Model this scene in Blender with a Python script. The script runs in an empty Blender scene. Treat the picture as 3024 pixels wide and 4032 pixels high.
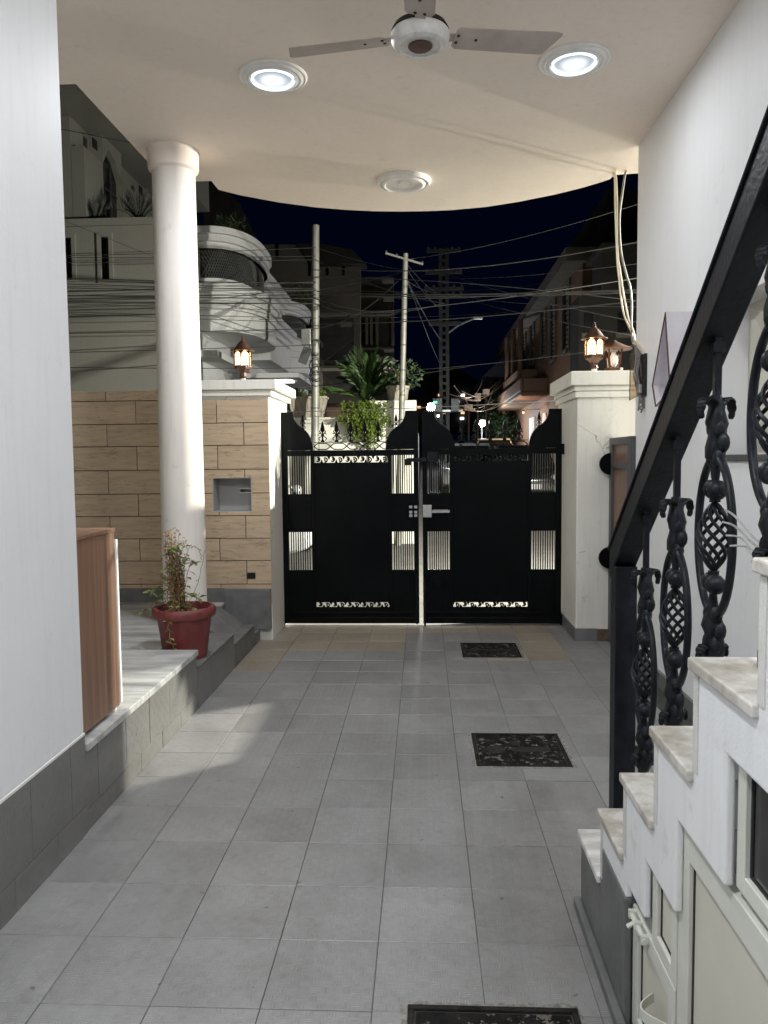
import bpy, bmesh, math, random
from mathutils import Vector, Matrix
random.seed(7)
R = math.radians; PI = math.pi
S = bpy.context.scene
COL = S.collection

# ------------------------------------------------------------------ camera
FPX, PITCH, YAW, ROLL, CH = 3075.37, -0.068261, 0.049957, -0.010232, 1.4593
fw = Vector((-math.sin(YAW)*math.cos(PITCH), math.cos(YAW)*math.cos(PITCH), math.sin(PITCH)))
r0 = Vector((math.cos(YAW), math.sin(YAW), 0)); u0 = r0.cross(fw)
rt = r0*math.cos(ROLL) + u0*math.sin(ROLL); up = -r0*math.sin(ROLL) + u0*math.cos(ROLL)
cam = bpy.data.objects.new('camera', bpy.data.cameras.new('camera'))
COL.objects.link(cam)
m = Matrix((rt, up, -fw)).transposed().to_4x4(); m.translation = (0, 0, CH)
cam.matrix_world = m
cam.data.sensor_width = 36; cam.data.lens = FPX/4032*36
cam.data.clip_start = .05; cam.data.clip_end = 600
S.camera = cam

# ------------------------------------------------------------------ world, exposure
W = bpy.data.worlds.new('World'); S.world = W; W.use_nodes = True
bg = W.node_tree.nodes['Background']
bg.inputs[0].default_value = (.05, .20, 1, 1); bg.inputs[1].default_value = .0052
S.view_settings.view_transform = 'Standard'; S.view_settings.look = 'None'
S.view_settings.exposure = 0; S.view_settings.gamma = 1; S.view_settings.use_curve_mapping = False
S.cycles.use_denoising = True
S.cycles.max_bounces = 8; S.cycles.diffuse_bounces = 5; S.cycles.glossy_bounces = 3
S.cycles.sample_clamp_indirect = 6; S.cycles.caustics_reflective = False; S.cycles.caustics_refractive = False

DOWNL_W, DOWNR_W, DOWN2_W, STREET_W, LANTERN_W = 47, 7.5, 66, 1950, 14

# ------------------------------------------------------------------ helpers
def at(x, y, Y):
    """a pixel of the 1659 px wide photo at depth Y -> point"""
    k = 3024/1659
    d = fw + rt*((x*k-1512)/FPX) - up*((y*k-2016)/FPX)
    t = Y/d.y
    return Vector((d.x*t, Y, CH + d.z*t))

def tag(o, label=None, cat=None, group=None, kind=None):
    if label: o['label'] = label
    if cat: o['category'] = cat
    if group: o['group'] = group
    if kind: o['kind'] = kind
    return o

def thing(name, label, cat, loc=(0, 0, 0), group=None, rz=0):
    o = bpy.data.objects.new(name, None); o.empty_display_size = .1
    COL.objects.link(o); o.location = loc; o.rotation_euler.z = rz
    return tag(o, label, cat, group)

class MB:
    def __init__(s): s.v = []; s.f = []
    def add(s, vs, fs):
        n = len(s.v); s.v += [tuple(p) for p in vs]; s.f += [tuple(i+n for i in f) for f in fs]; return s
    def box(s, x0, x1, y0, y1, z0, z1):
        return s.add([(x0,y0,z0),(x1,y0,z0),(x1,y1,z0),(x0,y1,z0),(x0,y0,z1),(x1,y0,z1),(x1,y1,z1),(x0,y1,z1)],
                     [(0,3,2,1),(4,5,6,7),(0,1,5,4),(1,2,6,5),(2,3,7,6),(3,0,4,7)])
    def prism(s, pts, axis, a, b):
        def P(p, t): return (t,p[0],p[1]) if axis=='x' else ((p[0],t,p[1]) if axis=='y' else (p[0],p[1],t))
        n = len(pts)
        return s.add([P(p,a) for p in pts]+[P(p,b) for p in pts],
                     [tuple(range(n))[::-1], tuple(range(n,2*n))]+[(i,(i+1)%n,n+(i+1)%n,n+i) for i in range(n)])
    def tube(s, path, r, n=6, closed=False):
        path = [Vector(p) for p in path]; N = len(path); vs = []; prev = None
        for i, p in enumerate(path):
            a = path[(i-1)%N] if (closed or i>0) else p; b = path[(i+1)%N] if (closed or i<N-1) else p
            t = (b-a)
            t = t.normalized() if t.length>1e-9 else Vector((0,0,1))
            if prev is None:
                x = t.orthogonal().normalized()
            else:
                x = (prev - t*prev.dot(t)); x = x.normalized() if x.length>1e-6 else t.orthogonal().normalized()
            prev = x; y = t.cross(x); rr = r[i] if isinstance(r,(list,tuple)) else r
            vs += [p + (x*math.cos(2*PI*k/n)+y*math.sin(2*PI*k/n))*rr for k in range(n)]
        fs = []
        for i in range(N if closed else N-1):
            j = (i+1)%N
            fs += [(i*n+k, i*n+(k+1)%n, j*n+(k+1)%n, j*n+k) for k in range(n)]
        if not closed: fs += [tuple(range(n))[::-1], tuple((N-1)*n+k for k in range(n))]
        return s.add(vs, fs)
    def lathe(s, prof, n=24, c=(0,0,0)):
        vs = []; fs = []
        for r, z in prof:
            vs += [(c[0]+r*math.cos(2*PI*k/n), c[1]+r*math.sin(2*PI*k/n), c[2]+z) for k in range(n)]
        for i in range(len(prof)-1):
            fs += [(i*n+k, i*n+(k+1)%n, (i+1)*n+(k+1)%n, (i+1)*n+k) for k in range(n)]
        if prof[0][0] > 1e-4: fs.append(tuple(range(n))[::-1])
        if prof[-1][0] > 1e-4: fs.append(tuple((len(prof)-1)*n+k for k in range(n)))
        return s.add(vs, fs)
    def ball(s, c, r, n=10, sz=1):
        return s.lathe([(max(r*math.sin(PI*i/6),1e-5), -r*sz*math.cos(PI*i/6)) for i in range(7)], n, c)
    def quad(s, a, b, c, d): return s.add([a,b,c,d], [(0,1,2,3)])
    def build(s, name, mat, parent=None, smooth=0, loc=None, bevel=0, fix=True, kind=None):
        me = bpy.data.meshes.new(name); me.from_pydata(s.v, [], s.f)
        if fix:
            b = bmesh.new(); b.from_mesh(me)
            bmesh.ops.recalc_face_normals(b, faces=b.faces); b.to_mesh(me); b.free()
        me.materials.append(mat)
        if smooth:
            for p in me.polygons: p.use_smooth = True
            me.set_sharp_from_angle(angle=R(smooth))
        o = bpy.data.objects.new(name, me); COL.objects.link(o)
        if parent: o.parent = parent
        if loc: o.location = loc
        if bevel:
            md = o.modifiers.new('bevel', 'BEVEL'); md.width = bevel; md.segments = 2; md.limit_method = 'ANGLE'
        if kind: o['kind'] = kind
        return o

def inst(o, parent=None, loc=(0,0,0), rot=(0,0,0)):
    c = o.copy(); COL.objects.link(c); c.location = loc; c.rotation_euler = rot; c.parent = parent
    return c

def copy_tree(o, parent=None):
    c = o.copy(); COL.objects.link(c); c.parent = parent
    for ch in list(o.children): copy_tree(ch, c)
    return c

# ------------------------------------------------------------------ materials
class NT:
    def __init__(s, name):
        s.m = bpy.data.materials.new(name); s.m.use_nodes = True; s.t = s.m.node_tree
        s.b = s.t.nodes['Principled BSDF']; s.out = s.t.nodes['Material Output']; s._o = None
    def n(s, typ, **k):
        x = s.t.nodes.new('ShaderNode'+typ)
        for a, v in k.items():
            if a.startswith('_'): x.inputs[a[1:]].default_value = v
            else: setattr(x, a, v)
        return x
    def l(s, a, b): s.t.links.new(a, b)
    def obj(s):
        if not s._o: s._o = s.n('TexCoord').outputs['Object']
        return s._o
    def coords(s, scale=(1,1,1), rand=False):
        mp = s.n('Mapping'); mp.inputs['Scale'].default_value = scale; s.l(s.obj(), mp.inputs['Vector'])
        if rand:
            oi = s.n('ObjectInfo'); c = s.n('CombineXYZ'); mu = s.n('Math', operation='MULTIPLY'); mu.inputs[1].default_value = 37
            s.l(oi.outputs['Random'], mu.inputs[0])
            for i in range(3): s.l(mu.outputs[0], c.inputs[i])
            s.l(c.outputs[0], mp.inputs['Location'])
        return mp.outputs[0]
    def noise(s, vec, scale, detail=4, rough=.55):
        x = s.n('TexNoise'); x.inputs['Scale'].default_value = scale; x.inputs['Detail'].default_value = detail
        x.inputs['Roughness'].default_value = rough; s.l(vec, x.inputs['Vector']); return x.outputs['Fac']
    def ramp(s, fac, stops):
        x = s.n('ValToRGB'); e = x.color_ramp.elements
        e[0].position, e[1].position = stops[0][0], stops[-1][0]
        e[0].color = (*stops[0][1], 1); e[1].color = (*stops[-1][1], 1)
        for p, c in stops[1:-1]:
            k = e.new(p); k.color = (*c, 1)
        s.l(fac, x.inputs['Fac']); return x.outputs['Color']
    def mix(s, fac, a, b, mode='MIX'):
        x = s.n('Mix', data_type='RGBA', blend_type=mode)
        for sock, v in ((x.inputs[0], fac), (x.inputs[6], a), (x.inputs[7], b)):
            if isinstance(v, (int, float)): sock.default_value = v
            elif isinstance(v, tuple): sock.default_value = (*v, 1)
            else: s.l(v, sock)
        return x.outputs[2]
    def math(s, op, a, b=0.0):
        x = s.n('Math', operation=op)
        for i, v in ((0, a), (1, b)):
            if isinstance(v, (int, float)): x.inputs[i].default_value = v
            else: s.l(v, x.inputs[i])
        return x.outputs[0]
    def bump(s, h, strength, dist=.01):
        x = s.n('Bump'); x.inputs['Strength'].default_value = strength; x.inputs['Distance'].default_value = dist
        s.l(h, x.inputs['Height']); s.l(x.outputs[0], s.b.inputs['Normal'])
    def fin(s, col, rough=.6, metal=0, spec=None):
        for k, v in (('Base Color', col), ('Roughness', rough), ('Metallic', metal)):
            if isinstance(v, (int, float)): s.b.inputs[k].default_value = v
            elif isinstance(v, tuple): s.b.inputs[k].default_value = (*v, 1)
            else: s.l(v, s.b.inputs[k])
        if spec is not None: s.b.inputs['Specular IOR Level'].default_value = spec
        return s.m

def mat(name, col, rough=.6, metal=0, var=.15, vs=6, bump=0, bs=60, rand=.0, stretch=(1,1,1), spec=None, dist=.01):
    t = NT(name); v = t.coords(stretch, rand > 0)
    f = t.noise(v, vs)
    a = tuple(c*(1-var) for c in col); b = tuple(min(c*(1+var), .95) for c in col)
    c = t.ramp(f, [(.3, a), (.7, b)])
    if rand:
        oi = t.n('ObjectInfo')
        k = t.math('ADD', t.math('MULTIPLY', oi.outputs['Random'], 2*rand), 1-rand)
        hs = t.n('HueSaturation'); t.l(k, hs.inputs['Value']); t.l(c, hs.inputs['Color']); c = hs.outputs[0]
    if bump: t.bump(t.noise(v, bs, 3), bump, dist)
    return t.fin(c, rough, metal, spec)

def emis(name, col, st):
    t = NT(name); t.b.inputs['Emission Color'].default_value = (*col, 1); t.b.inputs['Emission Strength'].default_value = st
    return t.fin(tuple(min(c, .9) for c in col), .4)

def plaster(name, col, stain=.10, rough=.7, bump=.15, crack=0):
    t = NT(name); v = t.coords()
    big = t.noise(v, 1.3, 5, .6); fine = t.noise(v, 9, 6, .65)
    c = t.ramp(big, [(.3, tuple(x*(1-stain*.55) for x in col)), (.65, col)])
    sc = t.ramp(fine, [(.0, (1,1,1)), (.62, (1,1,1)), (.8, (1-stain*1.6,)*3)])
    c = t.mix(1.0, c, sc, 'MULTIPLY')
    # faint vertical run marks
    run = t.noise(t.coords((9, 9, .7)), 3, 3)
    rr = t.ramp(run, [(.5, (1,1,1)), (.75, (1-stain*.5,)*3)])
    c = t.mix(1.0, c, rr, 'MULTIPLY')
    if crack:
        vo = t.n('TexVoronoi', feature='DISTANCE_TO_EDGE'); vo.inputs['Scale'].default_value = 1.1
        wv = t.n('VectorMath', operation='ADD'); t.l(v, wv.inputs[0])
        nz = t.n('TexNoise'); nz.inputs['Scale'].default_value = 4; nz.inputs['Detail'].default_value = 5; t.l(v, nz.inputs['Vector'])
        sc2 = t.n('VectorMath', operation='SCALE'); sc2.inputs[3].default_value = .35; t.l(nz.outputs['Color'], sc2.inputs[0]); t.l(sc2.outputs[0], wv.inputs[1]); t.l(wv.outputs[0], vo.inputs['Vector'])
        line = t.math('LESS_THAN', vo.outputs['Distance'], .0035)
        msk = t.math('GREATER_THAN', t.noise(v, 1.7, 2), .56)
        c = t.mix(t.math('MULTIPLY', t.math('MULTIPLY', line, msk), crack), c, tuple(x*.35 for x in col))
        pat = t.ramp(t.noise(v, 2.6, 5, .7), [(.60, (1, 1, 1)), (.66, (.90, .90, .89)), (.72, (.97, .97, .97))])
        c = t.mix(.8, c, pat, 'MULTIPLY')
    h = t.math('ADD', t.math('MULTIPLY', t.noise(v, 3, 3), 1.6), t.math('MULTIPLY', t.noise(v, 120, 2), .25))
    t.bump(h, bump, .02)
    return t.fin(c, rough)

def relief_tile(name, col, axes=(0, 1), rough=.42, var=.10, rand=.05):
    """matt anti-skid tile: little groups of raised dashes, alternating across and along"""
    t = NT(name); sep = t.n('SeparateXYZ'); t.l(t.obj(), sep.inputs[0])
    a, b = sep.outputs[axes[0]], sep.outputs[axes[1]]
    cell = .030
    ia = t.math('FLOOR', t.math('DIVIDE', a, cell)); ib = t.math('FLOOR', t.math('DIVIDE', b, cell))
    chk = t.math('MODULO', t.math('ABSOLUTE', t.math('ADD', ia, ib)), 2.0)
    def stripes(u, w):
        s1 = t.math('SINE', t.math('MULTIPLY', u, 2*PI/(cell/4)))
        env = t.math('SINE', t.math('MULTIPLY', t.math('FRACT', t.math('DIVIDE', w, cell)), PI))
        envu = t.math('SINE', t.math('MULTIPLY', t.math('FRACT', t.math('DIVIDE', u, cell)), PI))
        e = t.math('MULTIPLY', t.math('GREATER_THAN', env, .45), t.math('GREATER_THAN', envu, .12))
        return t.math('MULTIPLY', t.math('MAXIMUM', s1, 0), e)
    sa, sb = stripes(a, b), stripes(b, a)
    h = t.math('ADD', t.math('MULTIPLY', chk, sa), t.math('MULTIPLY', t.math('SUBTRACT', 1, chk), sb))
    v = t.coords((1, 1, 1), True)
    wear = t.noise(v, 3.2, 4); gr = t.noise(v, 22, 5, .7); fl = t.noise(v, 260, 2)
    c = t.ramp(wear, [(.3, tuple(x*(1-var) for x in col)), (.7, tuple(x*(1+var) for x in col))])
    dirt = t.ramp(gr, [(.36, (.78, .76, .73)), (.5, (1, 1, 1))]); c = t.mix(.5, c, dirt, 'MULTIPLY')
    spk = t.ramp(fl, [(.62, (1, 1, 1)), (.72, (.72, .72, .72))]); c = t.mix(.5, c, spk, 'MULTIPLY')
    hd = t.math('MULTIPLY', h, t.math('GREATER_THAN', t.noise(v, 9, 3), .53))
    c = t.mix(t.math('MULTIPLY', hd, .24), c, tuple(min(x*1.75, .9) for x in col))
    gp = t.n('NewGeometry').outputs['Position']
    smear = t.ramp(t.noise(gp, 1.5, 6, .62), [(.34, (.86, .855, .845)), (.52, (1, 1, 1)), (.70, (1.05, 1.045, 1.045))]); c = t.mix(.9, c, smear, 'MULTIPLY')
    mp2 = t.n('Mapping'); mp2.inputs['Scale'].default_value = (7, .5, 7); t.l(gp, mp2.inputs['Vector'])
    tyre = t.ramp(t.noise(mp2.outputs[0], 1.0, 3), [(.30, (.88, .87, .86)), (.46, (1, 1, 1))]); c = t.mix(.8, c, tyre, 'MULTIPLY')
    dots = t.ramp(t.noise(gp, 26, 2, .4), [(.0, (1, 1, 1)), (.745, (1, 1, 1)), (.77, (.35, .32, .29))]); c = t.mix(.8, c, dots, 'MULTIPLY')
    oi = t.n('ObjectInfo'); hs = t.n('HueSaturation')
    t.l(t.math('ADD', t.math('MULTIPLY', oi.outputs['Random'], 2*rand), 1-rand), hs.inputs['Value']); t.l(c, hs.inputs['Color'])
    t.bump(t.math('ADD', h, t.math('MULTIPLY', t.noise(v, 6, 3), 1.2)), .55, .002)
    rg = t.math('ADD', t.math('MULTIPLY', wear, .22), rough-.1)
    return t.fin(hs.outputs[0], rg)

M = {}
M['wall'] = plaster('white_plaster', (.80, .80, .80), .09, .6, .1, 0)
M['wallr'] = plaster('white_plaster_right', (.80, .80, .81), .08, .55, .1, 0)
M['stairw'] = plaster('worn_stair_plaster', (.78, .78, .78), .16, .6, .1, .5)
M['dirtyplaster'] = plaster('grimy_plaster', (.66, .645, .61), .5, .75, .3)
M['pier'] = plaster('cream_plaster', (.74, .72, .66), .22, .65, .3, .7)
M['ceil'] = plaster('ceiling_plaster', (.82, .725, .65), .10, .75, .1)
M['column'] = plaster('column_paint', (.72, .67, .615), .16)
M['lilac'] = mat('lilac_white_board', (.60, .565, .60), .6, var=.06, vs=12)
M['nichegrey'] = plaster('niche_lining', (.34, .34, .34), .15)
M['tile'] = relief_tile('grey_floor_tile', (.215, .211, .208), rand=.075)
M['tileb'] = relief_tile('beige_floor_tile', (.27, .232, .185), rand=.12)
M['tilev'] = relief_tile('grey_riser_tile', (.175, .172, .165), (1, 2))
M['grout'] = mat('dark_grout', (.05, .048, .045), .9, bump=.3)
M['grey'] = mat('grey_stone', (.13, .13, .128), .6, var=.22, vs=9, bump=.2, bs=40)
M['black'] = mat('black_gate_paint', (.0035, .004, .0045), .24, var=.3, vs=4, bump=.25, bs=5, spec=.085, dist=.004)
M['iron'] = mat('black_cast_iron', (.008, .0095, .0125), .40, var=.4, vs=30, bump=.4, bs=70, dist=.003, spec=.16)
M['steel'] = mat('grey_galvanised', (.42, .42, .41), .4, .7, var=.2, vs=40, bump=.15, bs=90)
M['darksteel'] = mat('dark_grey_paint', (.07, .072, .075), .5, var=.15, vs=12)
M['alu'] = mat('cream_aluminium', (.62, .62, .55), .42, 0, var=.05, vs=8)
M['panel'] = mat('cream_panel', (.58, .555, .47), .55, 0, var=.05, vs=5)
M['glassblk'] = mat('black_glass', (.012, .012, .013), .12, var=.2)
M['fan'] = mat('dusty_fan_enamel', (.40, .345, .315), .5, var=.14, vs=7, bump=.08, bs=40)
M['fanhub'] = mat('fan_hub_enamel', (.66, .64, .61), .4, var=.18, vs=18)
M['brown'] = mat('brown_plastic', (.075, .032, .022), .4, var=.3, vs=30)
M['grime'] = mat('black_grime', (.022, .019, .017), .6, spec=.2, var=.4, vs=40)
M['trim'] = mat('white_trim', (.78, .76, .74), .5, var=.06, vs=14, bump=.1, bs=30)
M['pot'] = mat('red_clay_paint', (.15, .030, .029), .45, var=.28, vs=11, bump=.25, bs=30)
M['soil'] = mat('dry_soil', (.10, .07, .045), .9, var=.4, vs=40, bump=.8, bs=60)
M['twig'] = mat('dry_twig', (.25, .16, .085), .8, var=.35, vs=60)
M['dryleaf'] = mat('dry_brown_leaf', (.24, .14, .065), .8, var=.4, vs=50)
M['leaf'] = mat('green_leaf', (.15, .20, .055), .5, var=.4, vs=30)
M['leafy'] = mat('bright_leaf', (.095, .14, .02), .5, var=.4, vs=9)
M['leafd'] = mat('dark_leaf', (.035, .065, .022), .5, var=.4, vs=12)
M['palm'] = mat('palm_leaf', (.036, .072, .018), .45, var=.4, vs=8)
M['copper'] = mat('rusty_copper', (.065, .028, .017), .5, .25, var=.35, vs=40, bump=.3, bs=80, dist=.003)
M['cable_w'] = mat('cream_cable', (.62, .55, .42), .5, var=.1)
M['cable_g'] = mat('grey_cable', (.16, .15, .14), .5, var=.2)
M['wire'] = mat('black_wire', (.012, .012, .012), .55, var=.2)
M['wirel'] = mat('dull_wire', (.10, .10, .095), .5, var=.2)
M['pole'] = mat('galvanised_pole', (.27, .265, .24), .5, .2, var=.25, vs=3, bump=.1, stretch=(4, 4, 1))
M['concrete'] = mat('grey_concrete', (.042, .042, .041), .8, var=.25, vs=5, bump=.3, bs=30)
M['asphalt'] = mat('dusty_lane', (.155, .15, .142), .85, var=.2, vs=3, bump=.4, bs=60)
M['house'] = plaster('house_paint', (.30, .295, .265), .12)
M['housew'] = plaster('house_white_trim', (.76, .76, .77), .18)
M['dim'] = mat('dimmed_wall', (.13, .115, .095), .8, var=.15, vs=1)  # base colour lowered to carry the weak night light on far houses
M['dim2'] = mat('unlit_wall', (.028, .026, .024), .9, var=.3, vs=2)  # near black colour stands in for the gloom on barely lit houses
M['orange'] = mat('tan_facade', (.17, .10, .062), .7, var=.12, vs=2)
M['lattice'] = mat('dark_iron_lattice', (.12, .125, .125), .6, var=.2)
M['void'] = mat('dark_window_glass', (.008, .008, .009), .2, var=.2)
M['dirtyw'] = plaster('weathered_white', (.76, .745, .69), .22)
M['planter'] = mat('weathered_planter', (.36, .33, .27), .8, var=.3, vs=8, bump=.4, bs=25, stretch=(4, 4, 1))
M['carw'] = mat('white_car_paint', (.7, .71, .72), .2, var=.03)
M['carg'] = mat('silver_car_paint', (.42, .43, .45), .22, .4, var=.05)
M['card'] = mat('dark_car_paint', (.02, .021, .024), .2, var=.1)
M['carglass'] = mat('car_glass', (.015, .017, .018), .08, var=.1)
M['rubber'] = mat('black_rubber', (.02, .02, .02), .8, var=.2)
M['redlens'] = mat('red_lens', (.3, .01, .01), .3)
_f = NT('glowing_lamp_cover'); _l = _f.n('VectorMath', operation='LENGTH'); _f.l(_f.obj(), _l.inputs[0])
_g = _f.ramp(_f.math('DIVIDE', _l.outputs['Value'], .108), [(.14, (1, 1, 1)), (.30, (.42,)*3), (.52, (.15,)*3), (.80, (.06,)*3), (1.0, (.05,)*3)])
_f.l(_f.math('MULTIPLY', _g, 7.0), _f.b.inputs['Emission Strength']); _f.b.inputs['Emission Color'].default_value = (.82, .90, 1, 1)
M['lens'] = _f.fin((.20, .215, .235), .25)
M['rimglow'] = emis('glowing_glass_rim', (.80, .90, 1.0), 1.1)
M['hot'] = emis('hot_bulb', (.92, .96, 1.0), 45)
M['rim'] = mat('polished_rim', (.86, .88, .9), .15, .9, var=.02)
_f = NT('warm_lamp_glass'); _e = _f.n('Emission'); _e.inputs[0].default_value = (1, .74, .42, 1); _e.inputs[1].default_value = 4.5
_tr = _f.n('BsdfTransparent'); _tr.inputs[0].default_value = (1, .86, .62, 1); _mx = _f.n('MixShader'); _mx.inputs[0].default_value = .45
_f.l(_tr.outputs[0], _mx.inputs[1]); _f.l(_e.outputs[0], _mx.inputs[2]); _f.l(_mx.outputs[0], _f.out.inputs['Surface'])
M['flame'] = _f.m
M['bulbwarm'] = emis('warm_bulb', (1.0, .78, .45), 14)
M['ledpanel'] = emis('led_panel', (.95, .97, 1.0), 5)
M['streetlens'] = emis('street_lamp_lens', (1.0, .98, .86), 60)
M['star'] = emis('far_lamp', (.9, .95, 1.0), 160)
M['greenled'] = emis('green_display', (.08, 1.0, .5), 3.5)
M['warmwin'] = emis('lit_window', (1.0, .62, .3), 1.2)
M['pink'] = mat('pink_flower', (.45, .10, .26), .6, var=.3, vs=30)

def wood(name, c1, c2, c3, grain=(22, 22, .55), rough=.4):
    t = NT(name); v = t.coords(grain)
    f = t.noise(v, 1.0, 6, .6); g = t.noise(t.coords((60, 60, 1.2)), 2.0, 3)
    c = t.ramp(f, [(.28, c1), (.5, c2), (.72, c3)])
    c = t.mix(.35, c, t.ramp(g, [(.35, (.72, .68, .66)), (.6, (1.06, 1.04, 1.0))]), 'MULTIPLY')
    t.bump(g, .08, .003)
    return t.fin(c, rough)
M['cab'] = wood('walnut_laminate', (.14, .075, .048), (.25, .142, .092), (.33, .205, .14))
M['slat'] = wood('brown_slat', (.10, .055, .035), (.17, .09, .06), (.2, .11, .07))

def travertine():
    t = NT('brown_travertine_tile'); v = t.coords((3, 3, 26), True)
    f = t.noise(v, 1.6, 6, .6)
    c = t.ramp(f, [(.25, (.36, .265, .18)), (.5, (.46, .345, .235)), (.75, (.52, .40, .28))])
    p = t.noise(t.coords((9, 9, 70), True), 1.5, 3)
    patch = t.noise(t.coords((3, 3, 9), True), 1.2, 2)
    k = t.math('MULTIPLY', t.math('GREATER_THAN', p, .61), t.math('GREATER_THAN', patch, .5))
    c = t.mix(t.math('MULTIPLY', k, .45), c, (.12, .08, .06))
    oi = t.n('ObjectInfo'); hs = t.n('HueSaturation')
    t.l(t.math('ADD', t.math('MULTIPLY', oi.outputs['Random'], .14), .93), hs.inputs['Value']); t.l(c, hs.inputs['Color'])
    t.bump(f, .2, .004)
    return t.fin(hs.outputs[0], .5)
M['trav'] = travertine()

def marble(name, base, vein, rot, str_=1.0, sc=1.0):
    t = NT(name); mp = t.n('Mapping'); mp.inputs['Rotation'].default_value = (0, 0, rot); mp.inputs['Scale'].default_value = (1.2*sc, 5*sc, 5*sc)
    t.l(t.obj(), mp.inputs['Vector'])
    oi = t.n('ObjectInfo'); ad = t.n('VectorMath', operation='ADD'); t.l(mp.outputs[0], ad.inputs[0])
    cb = t.n('CombineXYZ'); t.l(t.math('MULTIPLY', oi.outputs['Random'], 19), cb.inputs[0]); t.l(t.math('MULTIPLY', oi.outputs['Random'], 11), cb.inputs[1]); t.l(cb.outputs[0], ad.inputs[1])
    f = t.noise(ad.outputs[0], 1.6, 7, .62)
    c = t.ramp(f, [(.3, vein), (.47, tuple(a*.5+b*.5 for a, b in zip(base, vein))), (.58, base)])
    return t.fin(c, .35)
M['marble'] = marble('grey_white_marble', (.50, .50, .485), (.20, .21, .22), .1)
M['tread'] = marble('stained_marble_tread', (.56, .545, .51), (.25, .235, .20), 1.2, sc=1.5)
def blotchy(name, base, stain):
    t = NT(name); v = t.coords((1, 1, 1), True)
    f = t.noise(v, 7, 6, .62); g = t.noise(v, 38, 4, .6)
    c = t.ramp(f, [(.40, stain), (.50, tuple(a*.45+b*.55 for a, b in zip(base, stain))), (.56, base)])
    c = t.mix(.5, c, t.ramp(g, [(.38, (.72, .69, .64)), (.52, (1, 1, 1))]), 'MULTIPLY')
    return t.fin(c, .45)
M['tread'] = blotchy('stained_tread', (.60, .575, .53), (.36, .325, .275))
M['tread1'] = marble('veined_marble_tread', (.72, .71, .68), (.36, .36, .34), .7, sc=2.2)

def rusty():
    t = NT('rusty_cast_iron'); v = t.coords()
    f = t.noise(v, 14, 6, .65); g = t.noise(v, 5, 4)
    c = t.ramp(f, [(.35, (.006, .006, .0065)), (.6, (.018, .017, .016)), (.78, (.07, .048, .034))])
    c = t.mix(t.math('MULTIPLY', t.math('GREATER_THAN', t.noise(v, 24, 5, .65), .575), .8), c, (.17, .15, .125))
    t.bump(t.noise(v, 60, 4), .5, .004)
    return t.fin(c, t.math('ADD', t.math('MULTIPLY', g, .5), .28), 0, .035)
M['cement'] = mat('crumbly_cement', (.20, .19, .17), .9, var=.5, vs=60, bump=.6, bs=90)
M['manhole'] = rusty()
M['mhframe'] = mat('dusty_iron_frame', (.02, .018, .016), .7, 0, spec=.1, var=.6, vs=22, bump=.5, bs=60)

# ================================================================== ground, lane, floor
MB().box(-60, 60, -20, 200, -.5, -.05).build('ground', M['asphalt'])['kind'] = 'structure'
tag(MB().box(-40, 40, 7.02, 13.48, -.05, -.012).build('lane', M['asphalt']), kind='structure')
# side street climbing gently away from the lane
tag(MB().add([(-.1,13.5,-.02),(8,13.5,-.02),(8,90,3.3),(-.1,90,3.3),(-.1,13.5,-.3),(8,13.5,-.3),(8,90,-.3),(-.1,90,-.3)],
    [(0,1,2,3),(4,7,6,5),(0,4,5,1),(1,5,6,2),(2,6,7,3),(3,7,4,0)]).build('side_street', M['asphalt']), kind='structure')

floor = tag(MB().box(-1.35, 1.8, -3.5, 7.02, -.05, -.003).build('porch_floor', M['grout']), kind='structure')
def chamfer_tile(w, d, z0, z1, c=.0016, axis='z'):
    b = MB(); x, y = w/2, d/2
    P = lambda a, e, h: (a, e, h) if axis == 'z' else ((h, a, e) if axis == 'x' else (a, h, e))
    b.add([P(-x,-y,z0),P(x,-y,z0),P(x,y,z0),P(-x,y,z0),P(-x,-y,z1-c),P(x,-y,z1-c),P(x,y,z1-c),P(-x,y,z1-c),
           P(-x+c,-y+c,z1),P(x-c,-y+c,z1),P(x-c,y-c,z1),P(-x+c,y-c,z1)],
          [(0,3,2,1),(8,9,10,11)]+[(i,(i+1)%4,4+(i+1)%4,4+i) for i in range(4)]+[(4+i,4+(i+1)%4,8+(i+1)%4,8+i) for i in range(4)])
    return b
X0, Y0, T = -.4435, 3.468, .30
tproto = chamfer_tile(T-.0022, T-.0022, -.012, 0).build('floor_tile', M['tile'], floor)
tbproto = chamfer_tile(T-.0022, T-.0022, -.012, 0).build('floor_tile', M['tileb'], floor)
def is_beige(i, j):
    if j == 10: return i <= 4
    if j in (8, 9): return i <= 0 or (i == 4)
    if j == 7: return i == -3 or i in (3, 4) 
    if j == 6: return i == -3
    return False
holes = [(.246, .70, 3.62, 4.07), (.285, .72, 5.645, 6.10), (-.05, .40, 1.55, 1.995), (1.03, 1.47, 3.66, 3.905)]
def minus(x0, x1, y0, y1, hs):
    rects = [(x0, x1, y0, y1)]
    for a, b, c, d in hs:
        out = []
        for (p, q, r, s) in rects:
            if a >= q or b <= p or c >= s or d <= r: out.append((p, q, r, s)); continue
            if r < c: out.append((p, q, r, c))
            if d < s: out.append((p, q, d, s))
            lo, hi = max(r, c), min(s, d)
            if p < a: out.append((p, a, lo, hi))
            if b < q: out.append((b, q, lo, hi))
        rects = out
    return [r for r in rects if r[1]-r[0] > .006 and r[3]-r[2] > .006]
used = {'g': False, 'b': False}
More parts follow.
